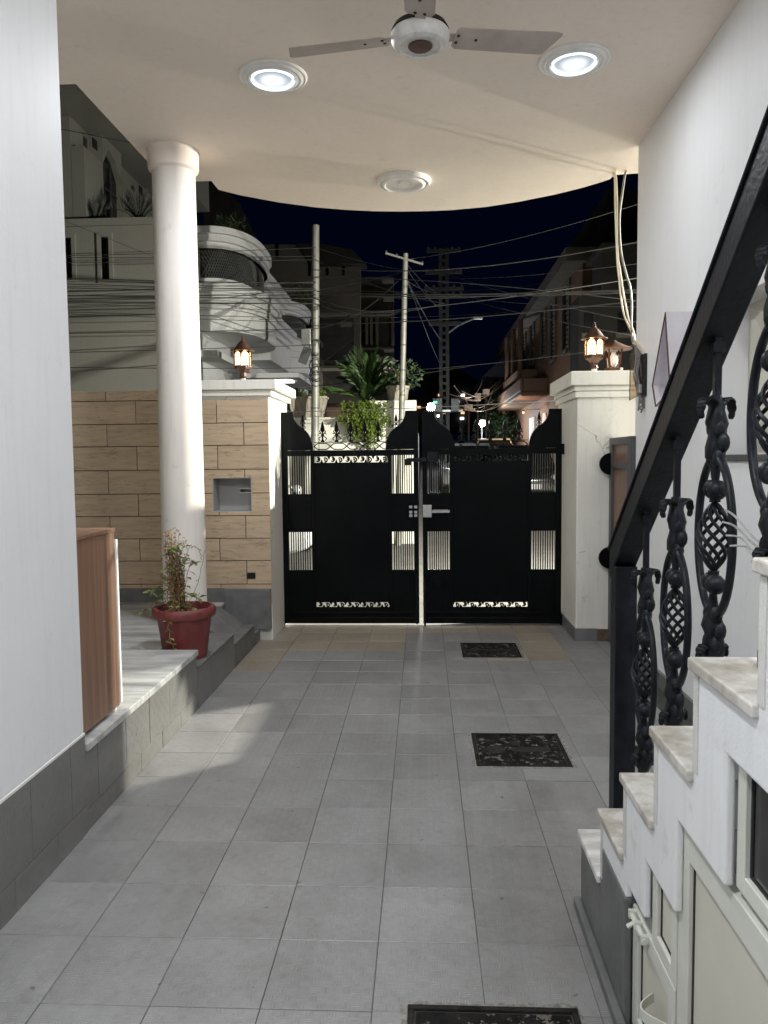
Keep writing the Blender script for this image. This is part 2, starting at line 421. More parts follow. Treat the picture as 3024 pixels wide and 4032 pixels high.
for j in range(-9, 12):
    for i in range(-3, 7):
        cx, cy = X0+T*(i+.5), Y0+T*(j+.5)
        if cx > 1.5 and cy < 5.5: continue
        if cx > .85 and cy < 2.2: continue
        if i == 3 and cy < 1.0: continue
        rs = minus(cx-T/2+.0011, cx+T/2-.0011, cy-T/2+.0011, cy+T/2-.0011, holes)
        key = 'b' if is_beige(i, j) else 'g'; pr = tbproto if key == 'b' else tproto
        dz = random.uniform(-.0008, .0004)
        if len(rs) == 1 and abs((rs[0][1]-rs[0][0])-(T-.0022)) < 1e-6 and abs((rs[0][3]-rs[0][2])-(T-.0022)) < 1e-6:
            if not used[key]: pr.location = (cx, cy, dz); used[key] = True
            else: inst(pr, floor, (cx, cy, dz), (random.uniform(-.002, .002), random.uniform(-.002, .002), random.choice([0, PI/2, PI])))
        elif rs:
            b = MB()
            for (p, q, r, s) in rs: b.box(p-cx, q-cx, r-cy, s-cy, -.012, 0)
            b.build('floor_tile', M['tileb'] if key == 'b' else M['tile'], floor, loc=(cx, cy, dz))

# ================================================================== own house: left wall, back wall, porch ceiling
lw = MB().box(-4.5, -1.33, -3.5, 2.93, .40, 3.60).build('house_wall', M['wall'], bevel=.008)
tag(lw, 'tall white plastered house wall along the left edge above a grey tiled plinth', 'wall')
MB().box(-4.5, -1.338, -3.5, 2.93, -.04, .398).build('plinth_core', M['grout'], lw)
for j, (z0, z1) in enumerate(((.0, .112), (.114, .392))):
    y = -.5 if j else -.62
    while y < 2.93:
        y1 = min(y+.3, 2.93)
        chamfer_tile(y1-y-.0022, z1-z0, -.012, 0, axis='x').build('plinth_tile', M['tilev'], lw, loc=(-1.327-random.uniform(0, .0015), (y+y1)/2, (z0+z1)/2))
        y = y1
bw = tag(MB().box(-1.33, 1.75, -3.75, -3.5, -.04, 3.60).build('back_wall', M['wall']), kind='structure')

arc = [(-1.935,4.46),(-1.935,6.03),(-1.59,6.03),(-1.588,6.226),(-1.444,6.368),(-1.18,6.56),(-.894,6.712),(-.629,6.806),(-.394,6.860),(-.156,6.888),
       (.05,6.893),(.27,6.882),(.552,6.821),(.812,6.71),(1.09,6.549),(1.283,6.402),(1.401,6.287),(1.451,6.23),(1.462,6.143),(1.75,6.11)]
slab = MB().prism([(-4.5,-3.75)]+[(1.75,-3.75)]+arc[::-1]+[(-4.5,4.46)], 'z', 3.58, 3.80).build('porch_ceiling', M['ceil'])
slab['kind'] = 'structure'

rw = MB()
for (p, q, r, s) in minus(-3.5, 5.60, -.04, 3.579, [(2.5, 4.06, 1.462, 2.21)]):
    rw.box(1.495, 1.75, p, q, r, s)
rw = rw.build('side_wall', M['wallr'])
tag(rw, 'white plastered side wall on the right behind the stair railing', 'wall')
MB().box(1.475, 1.4955, 2.60, 5.60, 0, .10).build('skirting', M['grey'], rw)
rec = MB().box(1.640, 1.70, 2.49, 4.07, 1.452, 2.22).build('recess_panel', M['panel'], rw)
fac = MB()   # faceted relief on the recess panel
for k in range(4):
    y0 = 2.5+k*.52
    for (a, b, c) in (((y0, 2.2), (y0+.52, 2.2), (y0+.26, 1.95)), ((y0, 1.47), (y0+.26, 1.95), (y0, 2.2)), ((y0+.52, 1.47), (y0+.26, 1.95), (y0, 1.47))):
        cy, cz = (a[0]+b[0]+c[0])/3, (a[1]+b[1]+c[1])/3
        fac.add([(1.6405, *a), (1.6405, *b), (1.6405, *c), (1.606, cy, cz)], [(0,1,3), (1,2,3), (2,0,3)])
fac.build('facet_relief', M['panel'], rw)
MB().box(1.482, 1.64, 2.5, 4.065, 1.430, 1.462).build('sill', M['darksteel'], rw, bevel=.004)

# ================================================================== raised platform on the left
pf = MB()
pf.box(-4.5, -1.345, 2.931, 4.45, -.04, .322)
pf.box(-4.5, -1.60, 4.45, 6.19, -.04, .30)
pf.box(-1.60, -1.338, 4.45, 5.34, -.04, .238)
pf.box(-1.60, -1.338, 5.34, 5.99, -.04, .16)
pf.box(-1.60, -1.33, 5.99, 6.70, -.04, .085)
pf = pf.build('entrance_platform', M['grey'])
tag(pf, 'raised grey tiled platform with marble top stepping down beside the column', 'platform')
xs = [-4.4, -3.6, -2.75, -1.95, -1.318]
for k in range(4):
    ys = [2.935, 3.62, 4.02, 4.452] if k == 3 else [2.935, 3.7, 4.452]
    for a, b in zip(ys, ys[1:]):
        MB().box(xs[k]+.001, xs[k+1]-.001, a+.001, b-.001, .322, .354).build('marble_slab', M['marble'], pf, bevel=.004)
for x0, x1 in ((-3.2, -2.4), (-2.4, -1.602)):
    for y0, y1 in ((4.454, 5.3), (5.3, 6.186)):
        MB().box(x0+.0015, x1-.0015, y0+.0015, y1-.0015, .30, .316).build('marble_slab', M['marble'], pf)
for (y0, y1, z) in ((4.455, 4.9, .238), (4.9, 5.34, .238), (5.345, 5.66, .16), (5.66, 5.99, .16), (5.995, 6.35, .085), (6.35, 6.70, .085)):
    MB().box(-1.598, -1.322, y0+.001, y1-.001, z, z+.014).build('step_slab', M['grey'], pf, bevel=.003)
MB().add([(-1.86,5.40,.318),(-1.60,5.40,.318),(-1.42,5.46,.178),(-1.40,5.98,.178),(-1.60,5.98,.318),(-1.86,5.98,.318),(-1.60,5.40,.17),(-1.60,5.98,.17)],
         [(0,1,4,5),(1,2,3,4),(2,1,6),(3,7,4),(2,6,7,3)]).build('ramp_slab', M['grey'], pf)
for j, (z0, z1, o) in enumerate(((0, .085, 0), (.087, .320, .18))):
    y = 2.93-o
    while y < 4.45:
        ya, yb = max(y, 2.932), min(y+.3, 4.45)
        if yb-ya > .02:
            chamfer_tile(yb-ya-.0025, z1-z0, -.012, 0, axis='x').build('plinth_tile', M['tilev'], pf, loc=(-1.330-random.uniform(0, .002), (ya+yb)/2, (z0+z1)/2))
        y += .3
for (ya, yb, z1) in ((4.453, 4.75, .237), (4.75, 5.05, .237), (5.05, 5.34, .237), (5.343, 5.66, .159), (5.66, 5.99, .159), (5.993, 6.35, .084), (6.35, 6.70, .084)):
    chamfer_tile(yb-ya-.0025, z1-.002, -.012, 0, axis='x').build('plinth_tile', M['tilev'] if ya < 5.3 else M['grey'], pf, loc=(-1.326-random.uniform(0, .002), (ya+yb)/2, z1/2))

# column
c = thing('porch_column', 'round white porch column with a plain ring at its top', 'column', (-1.70, 5.45, 0))
MB().lathe([(.168, .30), (.168, .36), (.155, .375), (.152, .40), (.149, 2.2), (.146, 3.44)], 40).build('shaft', M['column'], c, smooth=30)
MB().lathe([(.147, 3.435), (.168, 3.45), (.172, 3.47), (.172, 3.56), (.178, 3.582)], 40).build('capital', M['ceil'], c, smooth=30)

# ================================================================== front boundary wall with travertine tiles
bwall = MB()
NX0, NX1, NZ0, NZ1 = -1.683, -1.367, 1.047, 1.32
for (p, q, r, s) in minus(-6.5, -1.222, 0, 1.97, [(NX0, NX1, NZ0, NZ1)]):
    bwall.box(p, q, 6.20, 6.44, r, s)
bwall.box(-6.5, -1.86, 6.20, 6.44, 1.97, 2.022)
bwall.box(-1.62, -1.222, 6.44, 7.05, 0, 1.97)
bwall = bwall.build('boundary_wall', M['pier'])
tag(bwall, 'front boundary wall clad in brown travertine tiles with a small white niche', 'wall')
zr = [.30, .461, .651, .832, 1.015, 1.195, 1.386, 1.577, 1.755, 1.94, 2.022]
JA = [-4.4, -3.75, -2.93, -2.29, -1.635, -1.217]; JB = [-4.6, -3.9, -3.15, -2.53, -1.95, -1.42, -1.217]
for j in range(len(zr)-1):
    J = JB if j % 2 else JA
    for a, b in zip(J, J[1:]):
        hs = [(NX0, NX1, NZ0, NZ1)]
        if j == 9: hs.append((-1.83, 0, 1.90, 3))
        b_ = MB(); cx, cz = (a+b)/2, (zr[j]+zr[j+1])/2
        for (p, q, r, s) in minus(a+.003, b-.003, zr[j]+.003, zr[j+1]-.003, hs):
            b_.box(p-cx, q-cx, -.012+random.uniform(-.001, .001), .001, r-cz, s-cz)
        if b_.v: b_.build('tile', M['trav'], bwall, loc=(cx, 6.192, cz), bevel=.0015)
bk = MB()
for (p, q, r, s_) in minus(-4.6, -1.224, .30, 2.018, [(NX0, NX1, NZ0, NZ1), (-1.83, 0, 1.90, 3)]): bk.box(p, q, 6.1938, 6.1995, r, s_)
bk.build('joint_bed', M['grout'], bwall)
ni = MB()   # niche lining, open at the front
[ni.box(p, q, 6.36, 6.37, r, s_) for (p, q, r, s_) in minus(NX0+.002, NX1-.002, NZ0, NZ1, [(-1.50, -1.378, 1.196, 1.222)])]; ni.box(NX0-.001, NX0+.006, 6.183, 6.36, NZ0, NZ1); ni.box(NX1-.006, NX1+.001, 6.183, 6.36, NZ0, NZ1)
ni.box(NX0+.006, NX1-.006, 6.183, 6.36, NZ0-.001, NZ0+.006); ni.box(NX0+.006, NX1-.006, 6.183, 6.36, NZ1-.006, NZ1+.001)
ni = ni.build('niche', M['nichegrey'], bwall)
sf = MB(); sf.box(-1.508, -1.370, 6.350, 6.3595, 1.222, 1.230); sf.box(-1.508, -1.370, 6.350, 6.3595, 1.188, 1.196)
sf.build('letter_slot', M['steel'], ni)
cap = MB()
for (x0, x1, y0, y1, z0, z1) in ((-1.84, -1.19, 6.165, 7.09, 1.965, 2.012), (-1.86, -1.15, 6.135, 7.12, 2.013, 2.09)):
    cap.box(x0, x1, y0, y1, z0, z1)
cap.build('coping', M['dirtyw'], bwall, bevel=.006)
MB().box(-4.5, -1.60, 6.168, 6.186, .30, .43).build('skirting', M['grey'], bwall)
MB().box(-1.60, -1.225, 6.14, 6.186, .10, .425).build('skirting', M['grey'], bwall, bevel=.004)
sk = MB().box(-1.415, -1.35, 6.176, 6.1815, .505, .555).build('socket_plate', M['grime'], bwall)
MB().box(-1.405, -1.36, 6.174, 6.1758, .515, .545).build('socket_hole', M['void'], sk)

# right gate pier
pier = MB().box(1.205, 1.66, 6.19, 7.05, 0, 1.92).build('gate_pier', M['pier'], bevel=.008)
tag(pier, 'cream plastered gate pier with stepped coping on the right of the gate', 'pier')
cp = MB()
for (x0, x1, y0, y1, z0, z1) in ((1.185, 1.69, 6.165, 7.08, 1.915, 1.965), (1.175, 1.70, 6.155, 7.10, 1.966, 2.005), (1.145, 1.73, 6.125, 7.13, 2.006, 2.115)):
    cp.box(x0, x1, y0, y1, z0, z1)
cp.build('coping', M['pier'], pier, bevel=.007)
MB().box(1.193, 1.204, 6.18, 7.05, 0, .10).build('skirting', M['grey'], pier)
MB().box(1.193, 1.37, 6.178, 6.189, 0, .10).build('skirting', M['grey'], pier)
MB().box(1.37, 1.60, 6.181, 6.189, .005, .095).build('broken_skirting', M['soil'], pier)
nw = MB().box(1.74, 7, 6.45, 6.65, 0, 1.45).build('neighbour_wall', M['pier'])
tag(nw, 'low cream boundary wall running on to the right of the gate pier', 'wall')

# ================================================================== staircase
ZT = [.255, .452, .658, .868, 1.083, 1.306, 1.52, 1.73]; YN = [2.486, 2.21, 1.964, 1.71, 1.47, 1.195, .94, .69, .44]
stair = thing('staircase', 'white plastered staircase with stained marble treads rising along the right', 'staircase', (1.0, 2.4, 0))
stair.matrix_world = Matrix.Translation((0, 0, 0))
for k in range(8):
    MB().box(.493, 1.494, YN[k+1]-.012, YN[k], ZT[k]-.023, ZT[k]).build('tread', M['tread1'] if k == 0 else M['tread'], stair, bevel=.004)
for k in range(8):
    z0 = ZT[k-1]-.0005 if k else 0
    MB().box(.523, 1.494, YN[k]-.05, YN[k]-.014, z0, ZT[k]-.024).build('riser', M['wall'], stair)
pts = []
for k in range(1, 8):
    z0 = (ZT[k-1] if k > 1 else .345)
    pts += [(YN[k]-.008, z0 if k > 1 else .345), (YN[k]-.008, ZT[k]-.024)]
pts += [(.44, ZT[7]-.024), (.44, 1.60), (.56, 1.60), (.56, 1.39), (.80, 1.39), (.80, 1.17), (1.05, 1.17), (1.05, .958), (1.303, .958), (1.303, .73), (1.555, .73), (1.555, .532), (1.77, .532), (1.77, .389), (1.93, .389), (1.93, .345)]
MB().prism(pts, 'x', .505, .522).build('side_plaster', M['stairw'], stair, bevel=.005)
for k in range(1, 8): MB().box(.5025, .5048, YN[k]-.034, YN[k]-.010, ZT[k-1]+.001, ZT[k]-.026).build('plaster_strip', M['dirtyplaster'], stair)
MB().prism([(2.474, 0), (2.474, .226), (2.204, .226), (2.204, .344), (1.93, .344), (1.93, 0)], 'x', .503, .522).build('grey_base', M['grey'], stair, bevel=.004)
MB().box(.480, .5025, 1.90, 2.478, 0, .035).build('kerb_tile', M['grey'], stair, bevel=.004)
MB().box(.585, 1.494, .44, 1.93, 0, .02).build('cupboard_floor', M['grey'], stair)
fx0, fx1 = .5225, .5525
def frame(name, y0, y1, z0, z1, w, parent, mtl, x0=fx0, x1=fx1):
    b = MB()
    b.box(x0, x1, y0, y0+w, z0, z1); b.box(x0, x1, y1-w, y1, z0, z1)
    b.box(x0, x1, y0+w, y1-w, z0, z0+w); b.box(x0, x1, y0+w, y1-w, z1-w, z1)
    return b.build(name, mtl, parent, bevel=.002)
def door(y0, y1, z0, z1, w, pmat):
    d = frame('cupboard_door', y0, y1, z0, z1, w, stair, M['alu'])
    MB().box(.534, .540, y0+w-.003, y1-w+.003, z0+w-.003, z1-w+.003).build('door_panel', pmat, d)
    g = MB()   # black rubber gasket round the panel
    g.box(.5315, .535, y0+w, y0+w+.006, z0+w, z1-w); g.box(.5315, .535, y1-w-.006, y1-w, z0+w, z1-w)
    g.box(.5315, .535, y0+w+.006, y1-w-.006, z0+w, z0+w+.004); g.box(.5315, .535, y0+w+.006, y1-w-.006, z1-w-.004, z1-w)
    g.build('gasket', M['rubber'], d)
    return d
dA = door(1.60, 1.925, .02, .335, .045, M['panel'])
dT1 = door(1.595, 1.765, .338, .60, .035, M['panel'])
dB = door(1.02, 1.585, .02, .715, .06, M['panel'])
dT2 = door(.86, 1.298, .735, .985, .032, M['glassblk'])
dT3 = door(.60, .86, .735, 1.19, .032, M['glassblk'])
dC = door(.50, 1.01, .02, .715, .06, M['panel'])
# hinge, bolt, handle
h = MB()
for k in range(5): h.lathe([(.007, .56+k*.026), (.007, .582+k*.026)], 8, (.519, 1.578, 0))
h.build('hinge', M['steel'], dB, smooth=30)
bo = MB(); bo.tube([(.512, 1.905, .325), (.512, 1.78, .325)], .007, 8)
for y in (1.895, 1.845, 1.79): bo.box(.504, .523, y-.006, y+.006, .315, .335)
bo.tube([(.512, 1.86, .325), (.492, 1.862, .312)], .006, 6)
bo.build('bolt', M['alu'], dA, smooth=40)
hp = [(.520, 1.745-.10*t, .215+0*t) if t in (0, 1) else (.520-.042*math.sin(PI*t), 1.745-.10*t, .215) for t in [i/10 for i in range(11)]]
hb = MB()
for a, b in zip(hp, hp[1:]): hb.add([(a[0],a[1],.203),(a[0],a[1],.227),(b[0],b[1],.227),(b[0],b[1],.203),(a[0]+.004,a[1]+.001,.203),(a[0]+.004,a[1]+.001,.227),(b[0]+.004,b[1]+.001,.227),(b[0]+.004,b[1]+.001,.203)], [(0,1,2,3),(7,6,5,4),(1,5,6,2),(0,3,7,4)])
hb.build('handle', M['alu'], dA, smooth=60)
bo2 = MB(); bo2.tube([(.512, 1.30, .36), (.512, 1.15, .36)], .008, 8); bo2.box(.502, .523, 1.27, 1.29, .345, .375); bo2.box(.502, .523, 1.16, 1.18, .345, .375)
bo2.build('bolt', M['alu'], dB, smooth=40)

# ================================================================== stair railing
rail = thing('stair_railing', 'black iron stair railing with basket and leaf balusters', 'railing', (.607, 2.38, .255))
rail.location = (0, 0, 0)
RX = .607; SL = .79; ZR = lambda y: 1.175 + SL*(2.42-y)     # top face of the handrail
def sheared(y0, y1, x0, x1, t0, t1, b):
    return b.add([(x0,y0,ZR(y0)+t0),(x1,y0,ZR(y0)+t0),(x1,y1,ZR(y1)+t0),(x0,y1,ZR(y1)+t0),(x0,y0,ZR(y0)+t1),(x1,y0,ZR(y0)+t1),(x1,y1,ZR(y1)+t1),(x0,y1,ZR(y1)+t1)],
                 [(0,3,2,1),(4,5,6,7),(0,1,5,4),(1,2,6,5),(2,3,7,6),(3,0,4,7)])
b = MB(); sheared(.7, 2.425, .573, .641, -.085, 0, b); sheared(.7, 2.43, .567, .647, .001, .012, b)
b.build('handrail', M['iron'], rail, bevel=.004)
MB().box(.575, .639, 2.348, 2.412, .27, 1.13).build('newel_post', M['iron'], rail, bevel=.004)
MB().lathe([(.055, .255), (.055, .262), (.045, .285), (.034, .30)], 16, (RX, 2.38, 0)).build('newel_base', M['iron'], rail, smooth=40)

def baluster_master():
    """all coordinates relative to the ornament centre; its plane is the plane of the railing (y,z)"""
    root = thing('baluster', None, None)
    P = []
    def part(name, b, smooth=50): P.append(b.build(name, M['iron'], root, smooth=smooth))
    N = 22
    for s in (1, -1):
        ring = MB(); ring.tube([(.012*s*math.sin(PI*k/N)*.6, s*.115*abs(math.sin(PI*k/N)), .165*math.cos(PI*k/N)) for k in range(N+1)], .0088, 8)
        part('oval_bar', ring)
    for k in range(8):                      # twisted basket wires
        w = MB(); a0 = k*PI/4
        w.tube([(.033*abs(math.sin(PI*t))**.8*math.cos(a0+1.3*t*PI), .033*abs(math.sin(PI*t))**.8*math.sin(a0+1.3*t*PI), .072-.144*t) for t in [i/16 for i in range(17)]], .0042, 6)
        part('basket_wire', w)
    for z in (.098, -.098):
        for s in (1, -1):
            part('ball', MB().ball((.004*s, s*.0215, z), .0215, 12), 80)
    core = MB(); core.tube([(0,0,.165), (0,0,.13), (0,0,.118)], [.012, .010, .008], 8); core.tube([(0,0,.118), (0,0,.072)], [.008, .012], 8)
    part('core', core)
    core = MB(); core.tube([(0,0,-.072), (0,0,-.118), (0,0,-.165)], [.012, .008, .013], 8); part('core', core)
    for sgn in (1, -1):                     # leaf cast at each end of the oval
        lf = MB()
        rr = random.Random(3)
        lf.lathe([(.004, 0), (.017, .015), (.022, .04), (.018, .06), (.023, .085), (.016, .115), (.010, .14)] if sgn > 0 else [(.010, -.13), (.020, -.115), (.024, -.09), (.019, -.06), (.024, -.04), (.017, -.015), (.004, 0)], 9, (0, 0, sgn*.15))
        lf.v = [(x+rr.uniform(-.004, .004), y*1.15+rr.uniform(-.006, .006), z+rr.uniform(-.005, .005)) for x, y, z in lf.v]
        for s in (1, -1):
            for q in range(3):
                z0 = sgn*(.165+.03*q)
                lf.ball((.006*(q % 2), s*(.018+.006*(q % 2)), z0), .014, 7, 1.5)
        part('leaf_casting', lf, 70)
    for s in (1, -1):                       # curled leaf scrolls above, and single leaves at the foot
        ux, uy = math.cos(R(28))*s, math.sin(R(28))*s; wx, wy = -uy, ux
        def band(name, f, K, w0):
            b = MB()
            for i in range(K):
                (a0, z0), (a1, z1) = f(i/K), f((i+1)/K)
                wa = w0*(.35+.75*math.sin(PI*min(1, (i+.6)/K)))+(.0025 if i % 2 else 0); wb = w0*(.35+.75*math.sin(PI*min(1, (i+1.6)/K)))+(0 if i % 2 else .0025)
                q = lambda a, z, w: (ux*a+wx*w, uy*a+wy*w, z)
                n = Vector((a1-a0, z1-z0)).normalized()*.0045; dx, dz = -n.y, n.x
                b.add([q(a0,z0,-wa), q(a0,z0,wa), q(a1,z1,wb), q(a1,z1,-wb), q(a0+dx,z0+dz,-wa*.8), q(a0+dx,z0+dz,wa*.8), q(a1+dx,z1+dz,wb*.8), q(a1+dx,z1+dz,-wb*.8)],
                      [(0,1,2,3),(7,6,5,4),(0,4,5,1),(1,5,6,2),(2,6,7,3),(3,7,4,0)])
            part(name, b, 60)
        band('leaf_scroll', lambda t: (.029-(.023-.010*t)*math.cos(-.9+4.7*t), .258+(.034-.014*t)*math.sin(-.9+4.7*t)), 14, .013)
        band('leaf_foot', lambda t: (.026-(.018-.006*t)*math.cos(-.9+4.2*t), -.255+(.030-.010*t)*math.sin(-.9+4.2*t)), 12, .012)
    return root, P
broot, bparts = baluster_master()
first = True
for i, (y, zb, zc) in enumerate(((2.15, .452, .862), (1.90, .658, 1.068), (1.655, .868, 1.290), (1.385, 1.083, 1.525), (1.12, 1.306, 1.745))):
    ru = MB(); ru.box(-.007, .007, -.007, .007, .27, ZR(y)-.075-zc)
    ru.box(-.012, .012, -.012, .012, ZR(y)-.11-zc, ZR(y)-.09-zc)
    lr = MB().tube([(0, 0, zb-zc+.001), (0, 0, -.16)], .0085, 8)
    if zc-zb > .43: lr.lathe([(.02, 0), (.02, .03), (.012, .036)], 10, (0, 0, zb-zc))
    rod = ru.build('baluster', M['iron'], rail, loc=(RX, y, zc)); lr.build('lower_rod', M['iron'], rod)
    for p in bparts:
        c_ = p if first else p.copy()
        if not first: COL.objects.link(c_)
        c_.parent = rod
    first = False
bpy.data.objects.remove(broot)

# ================================================================== gate leaves
GY = 6.755
def spear(b, x, z, y=GY, s=1.0):
    t = .006
    prof = [(.006,0),(.016,.004),(.016,.014),(.007,.02),(.007,.045),(.012,.05),(.012,.06),(.006,.066),(.006,.085),(.014,.092),(.020,.105),(.016,.13),(.006,.168),(.001,.182)]
    pts = [(x+r*s, z+h*s) for r, h in prof] + [(x-r*s, z+h*s) for r, h in prof[::-1]]
    b.prism(pts, 'y', y-t, y+t)
    for q in (1, -1):
        for (cx, cz, r, a0, a1) in ((.020, .030, .013, -90, 110), (.021, .064, .013, 20, 260), (.017, .093, .009, -120, 60)):
            b.tube([(x+q*(cx+r*math.cos(R(a)))*s, y, z+(cz+r*math.sin(R(a)))*s) for a in [a0+(a1-a0)*i/7 for i in range(8)]], .0042*s, 5)
def gate(side, label):
    g = thing('gate_leaf', label, 'gate', group='leaves of the driveway gate')
    X = (lambda u: -.037-u) if side < 0 else (lambda u: -.003+u)
    def bx(b, u0, u1, z0, z1, y0=-.016, y1=.016):
        a, c = sorted((X(u0), X(u1))); b.box(a, c, GY+y0, GY+y1, z0, z1)
    fr = MB()
    for u0, u1 in ((0, .042), (1.135, 1.188)): bx(fr, u0, u1, .022, 1.538, -.022, .022)
    bx(fr, .042, 1.135, 1.488, 1.536, -.02, .02); bx(fr, .042, 1.135, .022, .075, -.02, .02); bx(fr, .042, 1.135, .105, .125, -.018, .018)
    for u0, u1 in ((.232, .262), (.902, .932)): bx(fr, u0, u1, .125, 1.488, -.018, .018)
    fr.build('frame', M['black'], g, bevel=.003)
    b = MB(); bx(b, .042, 1.135, .0745, .1055, -.004, .004); b.build('bottom_sheet', M['black'], g)
    b = MB(); bx(b, .262, .902, .212, 1.422, -.004, .004); b.build('centre_panel', M['black'], g)
    for u0, u1 in ((.042, .232), (.932, 1.135)):
        for z0, z1 in ((.125, .492), (.826, 1.158)):
            b = MB(); bx(b, u0, u1, z0, z1, -.004, .004); b.build('side_panel', M['black'], g)
        b = MB(); bx(b, u0, u1, .885, .90, -.012, -.004) if u0 < .1 else None
        if b.v: b.build('cross_rail', M['black'], g)
        for z0, z1 in ((.492, .826), (1.158, 1.488)):
            b = MB(); n = 10
            for k in range(1, n): 
                u = u0+(u1-u0)*k/n; bx(b, u-.0045, u+.0045, z0, z1, -.005, .005)
            b.build('bar_grille', M['black'], g)
    for z0, z1 in ((1.422, 1.488), (.158, .212)):     # cast scroll strips
        b = MB(); H = z1-z0; zc = (z0+z1)/2
        bx(b, .262, .902, z0, z0+.007, -.005, .005); bx(b, .262, .902, z1-.006, z1, -.005, .005)
        n = 10; st = .64/n
        for k in range(n):
            u = .262+st*(k+.5); fl = 1 if k % 2 else -1
            cx = X(u); 
            b.tube([(cx+.019*math.cos(a)*(1-.25*t), GY, zc+fl*.004+H*.30*math.sin(a)*(1-.25*t)) for t, a in [(i/9, fl*(-2.3+4.4*i/9)) for i in range(10)]], .0068, 6)
            b.ball((cx+.004*fl, GY, zc+fl*.003), .0085, 6)
            b.prism([(X(u-st/2)-.014, z0+.006), (X(u-st/2)+.014, z0+.006), (X(u-st/2), zc+.004)] if fl > 0 else [(X(u-st/2)-.014, z1-.006), (X(u-st/2)+.014, z1-.006), (X(u-st/2), zc-.004)], 'y', GY-.004, GY+.004)
        b.build('scroll_strip', M['black'], g)
    if side > 0 or side < 0:
        b = MB(); bx(b, .262, .902, .125, .158, -.004, .004); b.build('lower_sheet', M['black'], g)
    # lattice of wavy bars between the shoulders
    b = MB(); bx(b, .262, .902, 1.603, 1.609, -.004, .004)
    n = 4.5; K = 72
    for ph in (0, PI):
        b.tube([(X(.262+.64*i/K), GY+(.004 if ph else -.004), 1.570+.032*max(-.82, min(.82, 1.25*math.cos(ph+2*PI*n/2*i/K)))) for i in range(K+1)], .0045, 6)
    b.build('wave_lattice', M['black'], g)
    # shoulder plates
    cur = [(.103, 1.868), (.116, 1.80), (.157, 1.745), (.214, 1.703), (.252, 1.652), (.270, 1.594), (.275, 1.537)]
    def smoothcurve(p):
        out = []
        for i in range(len(p)-1):
            p0, p1, p2, p3 = p[max(i-1, 0)], p[i], p[i+1], p[min(i+2, len(p)-1)]
            for k in range(5):
                t = k/5
                out.append(tuple(.5*((2*p1[j])+(-p0[j]+p2[j])*t+(2*p0[j]-5*p1[j]+4*p2[j]-p3[j])*t*t+(-p0[j]+3*p1[j]-3*p2[j]+p3[j])*t**3) for j in (0, 1)))
        return out+[p[-1]]
    cv = smoothcurve(cur)
    for inner in (True, False):
        f = (lambda d: d) if inner else (lambda d: 1.188-(d-0)*.985)
        if inner: pl = [(X(0), 1.538), (X(0), 1.868)]+[(X(u), z) for u, z in cv]
        else: pl = [(X(1.188), 1.538), (X(1.188), 1.868)]+[(X(f(u)), z) for u, z in cv]
        p = MB().prism(pl, 'y', GY-.010, GY+.010).build('shoulder_plate', M['black'], g, bevel=.002)
        e = MB(); e.tube([(X(f(u)), GY, z) for u, z in cv], .007, 6); e.build('edge_bar', M['black'], p)
        bb = MB(); ua, ub = sorted((X(f(.04)), X(f(.046)))); bb.box(ua, ub, GY-.016, GY-.010, 1.54, 1.86); bb.build('fold', M['black'], p)
        # half hidden spear standing on the shoulder
        sp = MB(); spear(sp, X(f(.19)), 1.715, GY+.02, .72); sp.build('spear', M['black'], g)
    for u in (.345, .46, .582, .705, .826):
        sp = MB(); spear(sp, X(u), 1.606); sp.build('spear', M['black'], g)
    # hinges
    hg = MB()
    for z in (.03, 1.50):
        a, c = sorted((X(1.185), X(1.225))); hg.box(a, c, GY-.02, GY+.02, z, z+.055)
        hg.lathe([(.022, z-.02), (.022, z+.07)], 10, (X(1.2), GY-.01, 0))
    hg.build('hinge', M['black'], g)
    if side > 0:
        lk = thing('slide_lock', None, None); bpy.data.objects.remove(lk)
        b = MB(); bx(b, .002, .078, .952, 1.058, -.055, -.022); lk = b.build('slide_lock', M['steel'], g, bevel=.004)
        b = MB(); bx(b, .076, .232, .990, 1.012, -.045, -.036)
        for k in range(9): bx(b, .095+.014*k, .102+.014*k, 1.012, 1.018, -.045, -.036)
        b.build('lock_bar', M['steel'], lk)
        b = MB(); bx(b, .042, .135, 1.425, 1.512, -.034, -.022); b.build('latch_plate', M['iron'], g, bevel=.003)
        dr = MB(); dr.tube([(X(.015), GY-.03, .004), (X(.015), GY-.03, .42)], .009, 8); dr.build('drop_bolt', M['iron'], g)
    else:
        for u in (.012, .055):
            b = MB()
            for z in (.955, .985, 1.03): bx(b, u, u+.026, z, z+.022, -.036, -.022)
            b.build('lock_staple', M['steel'], g)
        b = MB(); bx(b, -.075, .105, 1.428, 1.462, -.055, -.040); bx(b, .06, .115, 1.40, 1.455, -.04, -.022); b.build('latch_arm', M['iron'], g, bevel=.003)
        dr = MB(); dr.tube([(X(.02), GY-.03, .02), (X(.02), GY-.03, .45)], .009, 8); dr.build('drop_bolt', M['iron'], g)
    return g
gate(-1, 'left black steel gate leaf with an orange glint on its panel')
gate(1, 'right black steel gate leaf with the grey slide lock')

